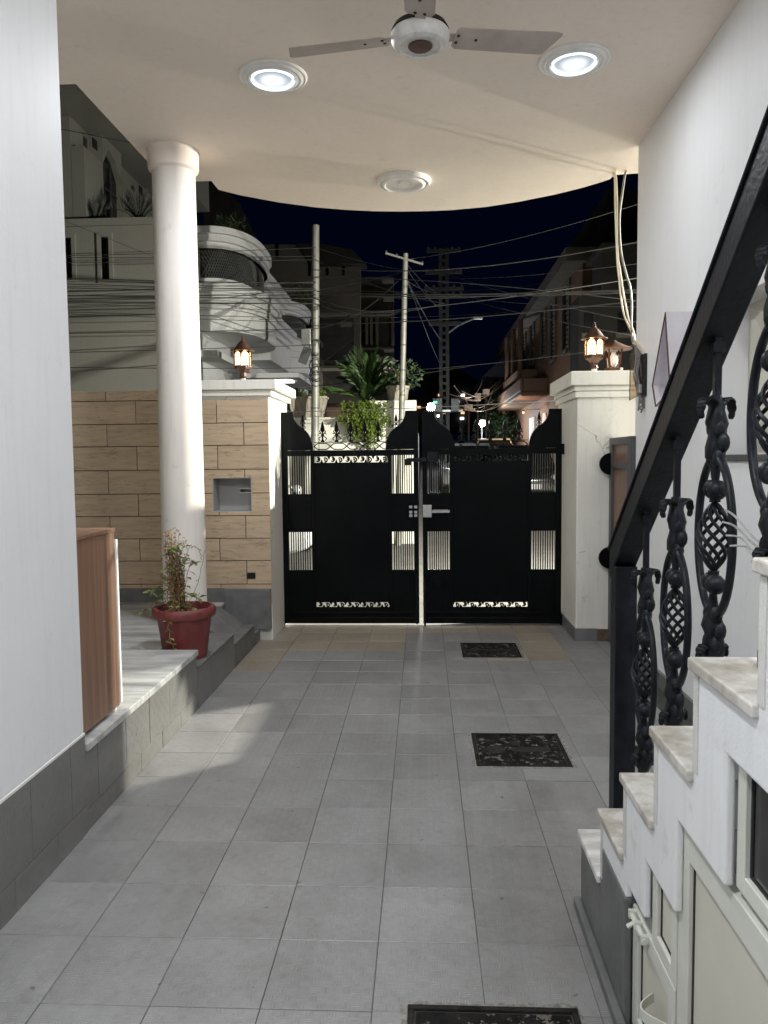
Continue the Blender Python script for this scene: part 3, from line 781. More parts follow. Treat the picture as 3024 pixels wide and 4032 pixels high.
# side gate in the gap between the wall end and the pier
sg = thing('side_gate', 'narrow dark grey side gate with brown slats behind the stair newel', 'gate')
b = MB()
b.box(1.455, 1.4945, 6.12, 6.189, .003, 1.60); b.box(1.455, 1.4945, 5.575, 5.655, .003, 1.60)
for z0, z1 in ((1.545, 1.60), (.06, .11), (1.37, 1.41), (.62, .66)): b.box(1.457, 1.493, 5.655, 6.12, z0, z1)
b.build('frame', M['darksteel'], sg, bevel=.002)
for k in range(5):
    y = 5.6545+.0933*k
    MB().box(1.474, 1.490, y, y+.0925, .108, 1.5465).build('slat', M['slat'], sg)
for z in (1.40, .67):
    MB().prism([(1.45+.085*math.cos(a)*1.0, z+.085*math.sin(a)) for a in [PI/2+PI*i/14 for i in range(15)]], 'y', 6.118, 6.135).build('half_disc_handle', M['black'], sg)

# ================================================================== lanterns
def lantern(x, y, z, label, s=1.0, lit=True):
    t = thing('pillar_lantern', label, 'lantern', (x, y, z), 'lanterns on the gate pillars')
    b = MB(); b.lathe([(.034, 0), (.034, .035), (.026, .045), (.026, .06)], 14); b.build('foot', M['dirtyw'], t, smooth=40)
    b = MB(); b.lathe([(.027, .055), (.040, .07), (.034, .085), (.034, .115), (.047, .125), (.062, .14), (.085, .155), (.09, .175), (.09, .186)], 6); b.build('base', M['copper'], t)
    ap = .082
    cage = MB(); 
    for k in range(6):
        a = PI/6+k*PI/3 + .0
        px, py = .0915*math.cos(a), .0915*math.sin(a)
        cage.tube([(px, py, .18), (px, py, .335)], .0065, 5)
        # arched head filling each window, made of small strips between two posts
        a2 = a+PI/3; qx, qy = .0915*math.cos(a2), .0915*math.sin(a2)
        nx, ny = math.cos(a+PI/6), math.sin(a+PI/6)
        L = lambda f, h, o=0: (px+(qx-px)*f+nx*o, py+(qy-py)*f+ny*o, h)
        K = 8
        for i in range(K):
            f0, f1 = i/K, (i+1)/K
            g = lambda f: .283+.047*math.sqrt(max(0, 1-((f-.5)/.44)**2)) if abs(f-.5) < .44 else .27
            cage.add([L(f0, g(f0)), L(f1, g(f1)), L(f1, .337), L(f0, .337), L(f0, g(f0), -.004), L(f1, g(f1), -.004), L(f1, .337, -.004), L(f0, .337, -.004)], [(0,1,2,3),(7,6,5,4),(0,4,5,1)])
        cage.tube([L(.04, .278), L(.96, .278)], .0028, 4); cage.tube([L(.5, .278), L(.38, .288), L(.62, .288), L(.5, .278)], .0025, 4)
        cage.tube([L(.15, .187), L(.85, .187)], .004, 4)
    cage.build('cage', M['copper'], t)
    for k in range(6):
        a = PI/6+k*PI/3; a2 = a+PI/3; r = .082
        pn = MB(); pn.quad((r*math.cos(a), r*math.sin(a), .186), (r*math.cos(a2), r*math.sin(a2), .186), (r*math.cos(a2), r*math.sin(a2), .334), (r*math.cos(a), r*math.sin(a), .334))
        pn.build('pane', M['flame'], t, fix=False)
    b = MB(); b.lathe([(.090, .334), (.122, .336), (.124, .343), (.103, .350), (.088, .362), (.066, .392), (.040, .428), (.014, .448), (.012, .455), (.019, .464), (.010, .474), (.012, .482), (.001, .50)], 22)
    b.build('roof', M['copper'], t, smooth=40)
    MB().lathe([(.012, .19), (.03, .215), (.036, .25), (.028, .285), (.001, .30)], 14).build('bulb', M['bulbwarm'], t, smooth=60)
    L = bpy.data.lights.new('lantern_light', 'POINT'); L.energy = LANTERN_W; L.shadow_soft_size = .04; L.color = (1, .60, .27)
    o = bpy.data.objects.new('lantern_light', L); COL.objects.link(o); o.parent = t; o.location = (0, 0, .318)
    t.scale = (s, s, s)
    return t
LA = lantern(-1.487, 6.50, 2.09, 'lit copper lantern on the left pillar above the travertine tiles', .80)
LB = lantern(1.392, 6.47, 2.115, 'lit copper lantern on the right gate pier beside the hanging cables', .86)
# the plain unlit lantern further back
lc = thing('mushroom_lantern', 'unlit mushroom lantern with wide conical shade behind the cable box', 'lantern', (1.585, 6.62, 2.115))
b = MB(); b.lathe([(.045, 0), (.045, .02), (.06, .03), (.06, .045), (.075, .05), (.075, .07), (.05, .075)], 16); b.build('base', M['copper'], lc, smooth=40)
for k in range(4):
    a = PI/4+k*PI/2; b = MB(); b.tube([(.055*math.cos(a), .055*math.sin(a), .07), (.075*math.cos(a), .075*math.sin(a), .225)], .008, 5); b.build('strut', M['copper'], lc)
MB().lathe([(.145, .222), (.15, .227), (.09, .255), (.03, .285), (.012, .30), (.001, .302)], 24).build('shade', M['copper'], lc, smooth=40)
MB().lathe([(.012, .08), (.03, .11), (.034, .14), (.02, .2)], 12).build('bulb', M['trim'], lc, smooth=50)

# ================================================================== ceiling fan
fx, fy, fz = .002, 3.475, 3.245
fan = thing('ceiling_fan', 'dusty off-white ceiling fan with three blades between the two downlights', 'ceiling fan', (fx, fy, fz))
b = MB(); b.lathe([(.001, -.028), (.062, -.026), (.070, -.030), (.074, -.028), (.085, -.028), (.088, -.032), (.092, -.030), (.110, -.024), (.122, -.010), (.126, .008), (.126, .022), (.118, .032)], 44); b.build('motor_housing', M['fanhub'], fan, smooth=30)
MB().lathe([(.001, -.036), (.046, -.035), (.052, -.030), (.052, -.026)], 32).build('centre_cap', M['brown'], fan, smooth=30)
MB().lathe([(.117, .033), (.124, .034), (.112, .055), (.075, .075), (.02, .08)], 40).build('motor_top', M['grime'], fan, smooth=30)
MB().tube([(0, 0, .07), (0, 0, .30)], .0125, 12).build('down_rod', M['fan'], fan, smooth=40)
MB().lathe([(.018, .24), (.065, .30), (.068, .333), (.001, .334)], 24).build('canopy', M['fan'], fan, smooth=40)
for k, ang in enumerate((15, 165, 270)):
    pts = [(.150,-.050),(.165,-.064),(.60,-.070),(.628,-.064),(.633,-.05),(.585,.066),(.57,.072),(.17,.062),(.150,.045)]
    bl = MB().prism(pts, 'z', -.0018, .0018).build('blade', M['fan'], fan, bevel=.001)
    bl.rotation_euler = (R(-11), R(-3), R(ang)); bl.location = (0, 0, .012)
    ar = MB().box(.10, .215, -.022, .022, .002, .006).build('bracket', M['fan'], bl)
    for (u, v) in ((.165, -.02), (.165, .02), (.25, 0)):
        MB().lathe([(.007, -.005), (.007, -.002)], 8, (u, v, 0)).build('screw', M['grime'], bl)

# ================================================================== recessed downlights, plaster rose
def area(name, parent, loc, power, size, col, rot=(0, 0, 0)):
    L = bpy.data.lights.new(name, 'AREA'); L.shape = 'DISK'; L.size = size; L.energy = power; L.color = col
    o = bpy.data.objects.new(name, L); COL.objects.link(o); o.parent = parent; o.location = loc; o.rotation_euler = rot
    return o
def downlight(x, y, label, p, col=(.90, .95, 1.0)):
    t = thing('recessed_downlight', label, 'ceiling light', (x, y, 3.58), 'recessed porch downlights')
    b = MB(); b.lathe([(.19, 0), (.19, -.006), (.182, -.012), (.172, -.010), (.165, -.016), (.155, -.020), (.146, -.016), (.138, -.022), (.130, -.024), (.124, -.020), (.124, 0)], 48)
    b.build('plaster_ring', M['trim'], t, smooth=35)
    b = MB(); b.lathe([(.1175, -.004), (.1175, -.024), (.115, -.029), (.112, -.028), (.106, -.010)], 48); b.build('rim', M['rimglow'], t, smooth=35)
    b = MB(); b.lathe([(.1055, -.012), (.08, -.020), (.04, -.026), (.001, -.028)], 40); b.build('lens', M['lens'], t, smooth=60)
    b = MB(); b.lathe([(.024, -.0265), (.02, -.032), (.01, -.035), (.001, -.0355)], 20); b.build('bulb', M['hot'], t, smooth=60)
    area('downlight_lamp', t, (0, 0, -.042), p, .2, col)
    return t
downlight(-.815, 4.45, 'lit round downlight on the left of the fan, nearer the column', DOWNL_W)
downlight(.825, 4.39, 'lit round downlight at the right blade tip of the fan', DOWNR_W)
downlight(-.815, .35, 'added unseen fill downlight near the camera on the house wall side', DOWN2_W); downlight(.825, .35, 'added unseen fill downlight near the camera above the stairs', DOWN2_W)  # pair added out of frame as fill light
rs = thing('ceiling_rose', 'unlit round plaster rose near the curved front edge of the ceiling', 'ceiling rose', (-.13, 6.13, 3.58))
MB().lathe([(.205, 0), (.207, -.018), (.195, -.034), (.184, -.034), (.180, -.018), (.172, -.018), (.166, -.036), (.148, -.044), (.138, -.040), (.134, -.016), (.110, -.012), (.075, -.020), (.07, -.012), (.05, -.012), (.044, -.03), (.022, -.040), (.001, -.041)], 48).build('rose', M['trim'], rs, smooth=35)

# ================================================================== cabinet, flower pot, dried plant
cb = thing('shoe_cabinet', 'brown wood laminate cabinet side standing on the marble platform', 'cabinet', (-1.5, 3.17, .354))
cb.location = (0, 0, 0)
MB().box(-1.378, -1.360, 2.945, 3.365, .372, 1.150).build('side_panel', M['cab'], cb, bevel=.002)
MB().box(-1.80, -1.355, 2.945, 3.368, 1.1505, 1.168).build('top', M['cab'], cb, bevel=.002)
MB().box(-1.80, -1.379, 2.945, 2.965, .372, 1.150).build('back_panel', M['cab'], cb)
MB().box(-1.80, -1.379, 2.966, 3.360, .372, .392).build('bottom', M['cab'], cb)
MB().box(-1.80, -1.3545, 3.369, 3.388, .380, 1.115).build('door', M['trim'], cb, bevel=.002)
for x in (-1.385, -1.76):
    for y in (2.98, 3.345): MB().lathe([(.018, .354), (.018, .372)], 12, (x, y, 0)).build('foot', M['trim'], cb)

px, py, pz = -1.475, 4.70, .252
pot = thing('flower_pot', 'red painted fluted flower pot with a chipped rim', 'flower pot', (px, py, pz))
b = MB(); n = 40
prof = [(.128, 0), (.132, .01), (.162, .232), (.166, .25), (.186, .255), (.192, .27), (.192, .300), (.184, .312), (.168, .312), (.160, .296), (.150, .262)]
vs = []
for r, z in prof:
    for k in range(n):
        a = 2*PI*k/n; fl = 1
        if .005 < z < .235: fl = 1-.055*(k % 5 == 0)-.02*(k % 5 in (1, 4))
        vs.append((r*fl*math.cos(a), r*fl*math.sin(a), z+(random.uniform(-.003, .003) if z > .29 else 0)))
fs = [tuple(range(n))[::-1]]
for i in range(len(prof)-1): fs += [(i*n+k, i*n+(k+1)%n, (i+1)*n+(k+1)%n, (i+1)*n+k) for k in range(n)]
b.add(vs, fs); b.build('pot_body', M['pot'], pot, smooth=32)
MB().lathe([(.152, .262), (.09, .275), (.001, .268)], 24).build('soil', M['soil'], pot, smooth=60)

plant = thing('dried_plant', 'half dried climbing plant with brown stems and a few green leaves', 'plant', (px, py, pz+.27))
rng = random.Random(11)
def leaf(b, p, d, L, w, upv=None):
    d = Vector(d).normalized(); sd = d.cross(Vector((rng.uniform(-.4, .4), rng.uniform(-.4, .4), 1))).normalized(); nrm = sd.cross(d)
    p = Vector(p); m_ = p+d*L*.5+nrm*L*.12
    b.add([p, m_+sd*w, p+d*L, m_-sd*w, m_-nrm*L*.04], [(0, 1, 4), (1, 2, 4), (2, 3, 4), (3, 0, 4)])
st = MB(); dl = MB(); gl = MB()
for k in range(58):
    a = rng.uniform(0, 2*PI); r = rng.uniform(0, .055); top = rng.uniform(.18, .50)
    x, y = -.035+r*math.cos(a), r*math.sin(a); path = []; N = 9
    lx, ly = rng.uniform(-.06, .03), rng.uniform(-.05, .05)
    for i in range(N):
        t = i/(N-1); path.append((x+lx*t*t+rng.uniform(-.012, .012), y+ly*t+rng.uniform(-.012, .012), top*t))
        for q in range(8):
            if rng.random() < .85:
                leaf(dl, Vector(path[-1])+Vector((rng.uniform(-.02, .02), rng.uniform(-.02, .02), rng.uniform(-.02, .02))), (rng.uniform(-1, 1), rng.uniform(-1, 1), rng.uniform(-1, .4)), rng.uniform(.012, .03), rng.uniform(.003, .007))
    st.tube(path, [.0032*(1-.6*i/N) for i in range(N)], 4)
def vine(pts, nl, Lf, dry=False):
    P = [Vector(p) for p in pts]; path = []
    for i in range(len(P)-1):
        for k in range(6): path.append(P[i].lerp(P[i+1], k/6)+Vector((rng.uniform(-.005, .005),)*3))
    path.append(P[-1]); st.tube(path, .0018, 4)
    for k in range(nl):
        p = path[int((k+.5)/nl*(len(path)-1))]
        for s_ in (1, -1):
            leaf(dl if dry else gl, p, (s_*rng.uniform(.3, 1), rng.uniform(-.6, .3), rng.uniform(-.8, .3)), Lf*rng.uniform(.8, 1.35), Lf*.33)
vine([(-.03, 0, .05), (-.10, -.02, .12), (-.17, -.04, .16), (-.20, -.05, .13)], 7, .05)
vine([(-.04, 0, .02), (-.12, -.06, .10), (-.20, -.08, .06), (-.25, -.08, .0)], 6, .045)
vine([(0, -.02, .05), (-.05, -.15, .05), (-.04, -.185, -.05), (-.02, -.19, -.14), (-.01, -.19, -.19)], 8, .034)
vine([(0, 0, .1), (.03, -.01, .25), (.06, -.02, .33), (.09, -.02, .30)], 8, .045)
vine([(.02, 0, .05), (.07, -.01, .13), (.10, -.02, .21), (.12, 0, .30), (.135, .02, .39)], 1, .02)
vine([(0, 0, .2), (.02, 0, .36), (.05, 0, .42), (.10, 0, .40), (.12, 0, .33)], 6, .02, True)
vine([(-.03, 0, .2), (-.11, 0, .36), (-.10, 0, .50), (-.04, 0, .53)], 2, .02, True)
vine([(-.05, -.03, .1), (-.08, -.05, .2), (-.12, -.05, .26)], 4, .05)
vine([(.02, .02, .02), (.07, .03, .08), (.09, .03, .12)], 5, .06)
for k in range(7):
    a = rng.uniform(0, 6.28); h_ = rng.uniform(.08, .42); x = -.035+rng.uniform(-.05, .07)
    vine([(x, 0, h_), (x+.05*math.cos(a), -.03, h_+.04), (x+.10*math.cos(a), -.05, h_+.0)], 4, .042)
st.build('stem', M['twig'], plant); dl.build('dry_leaves', M['dryleaf'], plant, fix=False); gl.build('green_leaves', M['leaf'], plant, fix=False)

# ================================================================== manhole covers
def manhole(x0, x1, y0, y1, label, det=True):
    t = thing('manhole_cover', label, 'manhole cover', ((x0+x1)/2, (y0+y1)/2, 0), 'square iron covers in the drive')
    w, d = (x1-x0)/2-.002, (y1-y0)/2-.002
    f = MB()
    f.box(-w, w, -d, -d+.016, -.02, .005); f.box(-w, w, d-.016, d, -.02, .005); f.box(-w, -w+.016, -d+.016, d-.016, -.02, .005); f.box(w-.016, w, -d+.016, d-.016, -.02, .005)
    f.build('frame', M['mhframe'], t, bevel=.002)
    MB().box(-w+.019, w-.019, -d+.019, d-.019, -.02, -.0008).build('plate', M['manhole'], t, bevel=.003)
    if det:      # crumbly cement packed round the frame
        ce = MB(); rj = random.Random(int(1000*abs(x0))); W0, D0 = w+.002, d+.002; edge = []
        def side(p, q, nx, ny):
            for k in range(14):
                f = k/14; o = rj.uniform(.004, .022); edge.append(((p[0]+(q[0]-p[0])*f, p[1]+(q[1]-p[1])*f), (p[0]+(q[0]-p[0])*f+nx*o, p[1]+(q[1]-p[1])*f+ny*o)))
        side((-W0, -D0), (W0, -D0), 0, -1); side((W0, -D0), (W0, D0), 1, 0); side((W0, D0), (-W0, D0), 0, 1); side((-W0, D0), (-W0, -D0), -1, 0)
        n = len(edge); ce.add([(a[0], a[1], .003) for a, b in edge]+[(b[0], b[1], .0012) for a, b in edge], [(i, n+i, n+(i+1) % n, (i+1) % n) for i in range(n)])
        ce.build('cement_edge', M['cement'], t)
    r = MB(); rg = random.Random(5)
    for i in range(5):
        for j in (-2, 2):
            cx = -w*.62+i*w*.31; cy = j*d*.3
            for s in (1, -1): r.add([(cx-.022, cy, -.002), (cx, cy+s*.013, .001), (cx+.022, cy, -.002), (cx, cy+s*.018, -.002)], [(0,1,2),(0,2,3),(0,3,1),(1,3,2)])
    if det:
        MB().lathe([(.055, -.002), (.05, .002), (.001, .002)], 6, (-w*.52, 0, 0)).build('lug', M['grime'], t)
        MB().prism([(-.045+.02, -.03), (.11, -.034), (.15, 0), (.11, .034), (-.025, .03), (-.05, 0)], 'z', -.003, .0015).build('lifting_bar', M['grime'], t)
        MB().lathe([(.028, -.002), (.024, .002), (.001, .002)], 10, (-.01, d*.42, 0)).build('lug', M['grime'], t); MB().lathe([(.03, -.002), (.02, .004), (.001, .003)], 8, (w*.6, .01, 0)).build('lug', M['grime'], t)
    r.build('raised_pattern', M['grime'], t, kind='stuff')
    return t
manhole(.246, .70, 3.62, 4.07, 'rusty square manhole cover with hexagon lugs in the middle of the drive')
manhole(.285, .72, 5.645, 6.10, 'square manhole cover among beige tiles close to the gate')
manhole(-.05, .40, 1.55, 1.995, 'square manhole cover cut off by the bottom edge')
manhole(1.03, 1.47, 3.66, 3.905, 'small dark drain cover behind the first baluster', False)

# ================================================================== diamond box, cable box and cables on the right wall
db = thing('diamond_wall_box', 'white diamond shaped open box with brown edges on the right wall', 'wall box')
D = [(4.415, 2.245), (4.645, 1.868), (4.575, 1.738), (4.305, 1.80)]
cy = sum(p[0] for p in D)/4; cz = sum(p[1] for p in D)/4
Din = [(cy+(y-cy)*.93, cz+(z-cz)*.955) for y, z in D]
for i in range(4):
    j = (i+1) % 4
    q = MB(); a, b_, c_, d_ = D[i], D[j], Din[j], Din[i]
    q.add([(1.337,*a),(1.337,*b_),(1.337,*c_),(1.337,*d_),(1.4945,*a),(1.4945,*b_),(1.4945,*c_),(1.4945,*d_)], [(0,1,2,3),(7,6,5,4),(0,4,5,1),(2,6,7,3),(1,5,6,2),(3,7,4,0)])
    w_ = q.build('side_board', M['lilac'], db)
    e = MB(); e.add([(1.331,*a),(1.331,*b_),(1.331,*c_),(1.331,*d_),(1.3365,*a),(1.3365,*b_),(1.3365,*c_),(1.3365,*d_)], [(0,1,2,3),(7,6,5,4),(0,4,5,1),(2,6,7,3),(1,5,6,2),(3,7,4,0)])
    e.build('brown_edge', M['brown'], w_)

mb_ = thing('meter_box', 'cable junction box with curved clear cover at the end of the right wall', 'meter box')
MB().box(1.475, 1.494, 5.32, 5.47, 1.86, 2.14).build('back_plate', M['grime'], mb_, bevel=.004)
MB().box(1.455, 1.475, 5.36, 5.45, 1.88, 1.94).build('switch_block', M['steel'], mb_, bevel=.004)
gl_ = NT('clear_cover'); gl_.b.inputs['Transmission Weight'].default_value = .85; M['cover'] = gl_.fin((.8, .62, .45), .08)
def cover_outline():
    p = [(-.034, -.19), (.034, -.15)]
    p += [(.034*math.cos(a), .10+.058*math.sin(a)) for a in [PI*i/10 for i in range(11)]]
    return p
co = MB().prism([(1.455+u, 2.03+v) for u, v in cover_outline()], 'y', 5.475, 5.483).build('front_cover', M['cover'], mb_)
ed = MB(); ed.tube([(1.455+u, 5.472, 2.03+v) for u, v in cover_outline()], .004, 5, True); ed.build('cover_rim', M['wire'], co)
cw = MB()
for k in range(9):
    rr = random.Random(40+k); x0 = 1.445+.005*k
    cw.tube([(1.45, 5.47, 2.22), (x0+rr.uniform(-.01, .02), 5.43+rr.uniform(-.04, 0), 2.12), (x0+rr.uniform(-.02, .02), 5.42+rr.uniform(-.04, .02), 2.0), (x0+.02, 5.40+rr.uniform(-.04, .04), 1.90+rr.uniform(-.12, .05)), (1.462, 5.36+rr.uniform(-.03, .05), 1.83+rr.uniform(-.08, .1))], .006, 5)
cw.build('wire_bundle', M['cable_g'], mb_)
cg = 'cables hanging from the ceiling corner'
def spl(P, n=8):
    P = [Vector(p) for p in P]; out = []
    for i in range(len(P)-1):
        p0, p1, p2, p3 = P[max(i-1, 0)], P[i], P[i+1], P[min(i+2, len(P)-1)]
        for k in range(n):
            t = k/n; out.append(.5*((2*p1)+(-p0+p2)*t+(2*p0-5*p1+4*p2-p3)*t*t+(-p0+3*p1-3*p2+p3)*t**3))
    return out+[P[-1]]
def cable(pts, r, mtl, label, name='hanging_cable', n=6, group=cg):
    o = MB().tube(spl(pts), r, n).build(name, mtl, smooth=80); tag(o, label, 'cable', group); return o
A = lambda x, y, Y=6.0: at(x, y, Y)
cable([(1.452, 6.12, 3.585), A(1328, 388), A(1329, 450), A(1333, 560), A(1337, 600), A(1341, 640), A(1348, 680), A(1362, 712, 5.8), A(1369, 735, 5.6), (1.45, 5.47, 2.22)], .0075, M['cable_w'], 'leftmost cream cable hanging from the ceiling corner to the junction box')
cable([(1.462, 6.125, 3.585), A(1331, 388), A(1333, 450), A(1334, 540), A(1340, 590), A(1348, 640), A(1358, 690, 5.9), A(1368, 715, 5.7), A(1371, 735, 5.6), (1.45, 5.46, 2.22)], .0075, M['cable_w'], 'second cream cable hanging beside the leftmost one')
cable([(1.535, 6.08, 3.585), A(1350, 378), A(1345, 410), A(1338, 470), A(1341, 540), A(1352, 590), A(1361, 620), A(1364, 650), A(1364, 700, 5.8), A(1366, 735, 5.6), (1.455, 5.48, 2.22)], .008, M['cable_g'], 'dark cable hanging nearest the right wall')
tag(MB().ball((1.452, 6.10, 3.566), .016, 12).build('cable_knob', M['trim'], smooth=60), 'small white knob under the ceiling corner where the cables start', 'knob')
wt = thing('wire_tie', 'loose grey wire ends tied round the fourth baluster', 'wire')
for k, (dy, dz, L) in enumerate(((0, .02, .13), (.004, .0, .14), (-.004, -.02, .12), (.008, -.035, .10))):
    MB().tube(spl([(.606, 1.392, 1.285+dz*.3), (.596, 1.44, 1.30+dz*.6), (.585+.004*k, 1.392+L*.8, 1.325+dz), (.58, 1.40+L, 1.33+dz*1.2)]), .0022, 5).build('wire_strand', M['steel'], wt)

# ================================================================== across the lane: compound wall, planters, plants, poles
cwl = thing('compound_wall', 'bright white compound wall across the lane below the palm', 'wall'); 
MB().box(-14, -.62, 13.5, 13.68, -.05, 2.14).build('wall_face', M['dirtyw'], cwl)
MB().box(-.92, -.10, 13.44, 13.74, -.05, 2.45).build('end_pier', M['dirtyw'], cwl, bevel=.01)
MB().box(-.32, -.12, 13.74, 27, -.05, 2.2).build('return_wall', M['dirtyw'], cwl)
MB().box(-14, -.93, 13.46, 13.72, 2.1405, 2.18).build('coping', M['dirtyw'], cwl, bevel=.006)

def trough(x0, x1, y, z, h, label, name='planter'):
    t = thing(name, label, 'planter', ((x0+x1)/2, y, z))
    w = (x1-x0)/2; b = MB()
    b.add([(-w*.8,-.11,0),(w*.8,-.11,0),(w*.8,.11,0),(-w*.8,.11,0),(-w,-.15,h*.9),(w,-.15,h*.9),(w,.15,h*.9),(-w,.15,h*.9)], [(0,3,2,1),(0,1,5,4),(1,2,6,5),(2,3,7,6),(3,0,4,7),(4,5,6,7)])
    b.build('trough', M['planter'], t); MB().box(-w-.02, w+.02, -.17, .17, h*.9, h).build('rim', M['planter'], t, bevel=.006)
    n = 12; r = MB()
    for k in range(n):
        u = -w*.78+w*1.56*k/(n-1); r.add([(u-.012,-.118,.01),(u+.012,-.118,.01),(u*1.22+.014,-.156,h*.88),(u*1.22-.014,-.156,h*.88)], [(0,1,2,3)])
    r.build('flutes', M['planter'], t, fix=False)
    return t
trough(-2.30, -1.66, 13.60, 2.181, .36, 'weathered fluted planter on the compound wall behind the thicker pole')
trough(-1.30, -.76, 14.05, 1.75, .70, 'large plain pot under the palm inside the compound')

def leafcloud(b, c, rad, n, L, w, seed, droop=0.0, flat=False):
    rg = random.Random(seed)
    for _ in range(n):
        while True:
            p = Vector((rg.uniform(-1, 1), rg.uniform(-1, 1), rg.uniform(-1, 1)))
            if .25 < p.length < 1: break
        q = Vector((c[0]+p.x*rad[0], c[1]+p.y*rad[1], c[2]+p.z*rad[2]))
        d = (p*.7+Vector((rg.uniform(-.8, .8), rg.uniform(-.8, .8), rg.uniform(-.8, .8)-droop))).normalized()
        sd = d.orthogonal().normalized(); sd = (sd*math.cos(rg.uniform(0, 6.3))+d.cross(sd)*math.sin(rg.uniform(0, 6.3)))
        l = L*rg.uniform(.6, 1.3); ww = w*rg.uniform(.7, 1.2)
        b.add([q, q+d*l*.5+sd*ww, q+d*l, q+d*l*.5-sd*ww], [(0, 1, 2, 3)])
    return b
def shrub(name, label, cat, c, rad, n, L, w, m_, seed, group=None, droop=0, stems=5):
    t = thing(name, label, cat, (c[0], c[1], c[2]-rad[2]), group)
    s = MB(); rg = random.Random(seed)
    for k in range(stems):
        s.tube([(0, 0, 0), (rg.uniform(-.3, .3)*rad[0], rg.uniform(-.3, .3)*rad[1], rad[2]*.8), (rg.uniform(-.8, .8)*rad[0], rg.uniform(-.8, .8)*rad[1], rad[2]*1.6)], [.012, .008, .003], 4)
    s.build('stem', M['twig'], t)
    leafcloud(MB(), (0, 0, rad[2]), rad, n, L, w, seed, droop).build('foliage', m_, t, fix=False)
    return t
shrub('trough_plant', 'small bright shrub in the planter left of the thicker pole', 'plant', (-2.16, 13.58, 2.59), (.14, .12, .09), 330, .05, .013, M['leafy'], 3)
shrub('trough_plant', 'small bright shrub in the planter right of the thicker pole', 'plant', (-1.80, 13.58, 2.585), (.12, .12, .08), 300, .05, .013, M['leafy'], 4)
shrub('dark_shrub', 'dark leafy shrub beside the left pillar coping', 'shrub', (-2.44, 13.62, 2.42), (.20, .15, .24), 420, .07, .02, M['leafd'], 5)

# trailing plant over the wall
tp = thing('trailing_plant', 'bright green trailing plant spilling over the compound wall', 'plant', (-1.0, 13.5, 2.18))
b = MB(); rg = random.Random(9)
for k in range(150):
    x = sorted((-.40, rg.gauss(.02, .19), .40))[1]*rg.uniform(.75, 1); L = rg.uniform(.02, .50*(1-(x/.44)**2)+.16*(x > 0))*rg.uniform(.6, 1.1)
    out = rg.uniform(.05, .26); p = [Vector((x+rg.uniform(-.05, .05), .1, rg.uniform(.05, .25))), Vector((x*1.05, -out*.7, .12+rg.uniform(-.05, .12))), Vector((x*1.08, -out, -L*.4)), Vector((x*1.1+rg.uniform(-.06, .06), -out*.8, -L))]
    P = spl(p, 5)
    for q in P:
        for s in range(3):
            d = Vector((rg.uniform(-1, 1), rg.uniform(-1, .2), rg.uniform(-1, .4))).normalized(); sd = d.orthogonal().normalized(); l = rg.uniform(.03, .065)
            o = q+Vector((rg.uniform(-.025, .025), rg.uniform(-.025, .025), rg.uniform(-.025, .025)))
            b.add([o, o+d*l*.5+sd*l*.27, o+d*l, o+d*l*.5-sd*l*.27], [(0, 1, 2, 3)])
b.build('foliage', M['leafy'], tp, fix=False)
# palm behind it
pm = thing('areca_palm', 'clump of dark green palm fronds above the compound wall', 'palm', (-1.02, 14.05, 2.4))
s = MB(); f = MB(); rg = random.Random(21)
for k in range(46):
    a = rg.uniform(0, 2*PI); lean = rg.uniform(.1, 1.15); H = rg.uniform(.5, 1.06)*(1.05-.3*lean)
    base = Vector((rg.uniform(-.10, .10), rg.uniform(-.08, .08), 0)); dv = Vector((math.cos(a), math.sin(a)*.8, 0))
    pts = [base+dv*(lean*.62*t**1.5)+Vector((0, 0, H*(t*1.25-.42*lean*t*t))) for t in [i/12 for i in range(13)]]
    s.tube(pts, [.010*(1-.8*i/12) for i in range(13)], 4)
    for i in range(4, 13):
        tg = (pts[min(i+1, 12)]-pts[i-1]).normalized(); sd = tg.cross(Vector((0, 0, 1))).normalized()
        for sg_ in (1, -1):
            for q in (0, .5):
                o = pts[i].lerp(pts[i-1], q); l = .24*math.sin(PI*min(1, (i-2.2)/12))+.05
                d = (sd*sg_*.50+tg*1.15+Vector((0, 0, rg.uniform(-.35, .1)))).normalized(); w = d.cross(Vector((0, 0, 1))).normalized()*.0036
                e = o+d*l-Vector((0, 0, l*.22))
                f.add([o-w, o+w, o+d*l*.55+w*1.3, e, o+d*l*.55-w*1.3], [(0, 1, 2, 3, 4)])
s.build('trunk', M['palm'], pm); f.build('crown', M['palm'], pm, fix=False)
t = thing('clay_tub', 'pale tub on the end of the compound wall behind the leaning pole', 'planter', (-.42, 13.6, 2.451))
MB().lathe([(.15, 0), (.17, .03), (.19, .20), (.21, .21), (.21, .25), (.18, .25), (.17, .21), (.001, .20)], 22).build('tub', M['planter'], t, smooth=35)
bg_ = shrub('flowering_creeper', 'loose flowering creeper with pink blooms beside the leaning pole', 'plant', (-.32, 13.6, 2.90), (.32, .2, .27), 460, .07, .02, M['leafd'], 8)
leafcloud(MB(), (.0, -.02, .36), (.30, .2, .2), 15, .045, .02, 81).build('flowers', M['pink'], bg_, fix=False, kind='stuff')

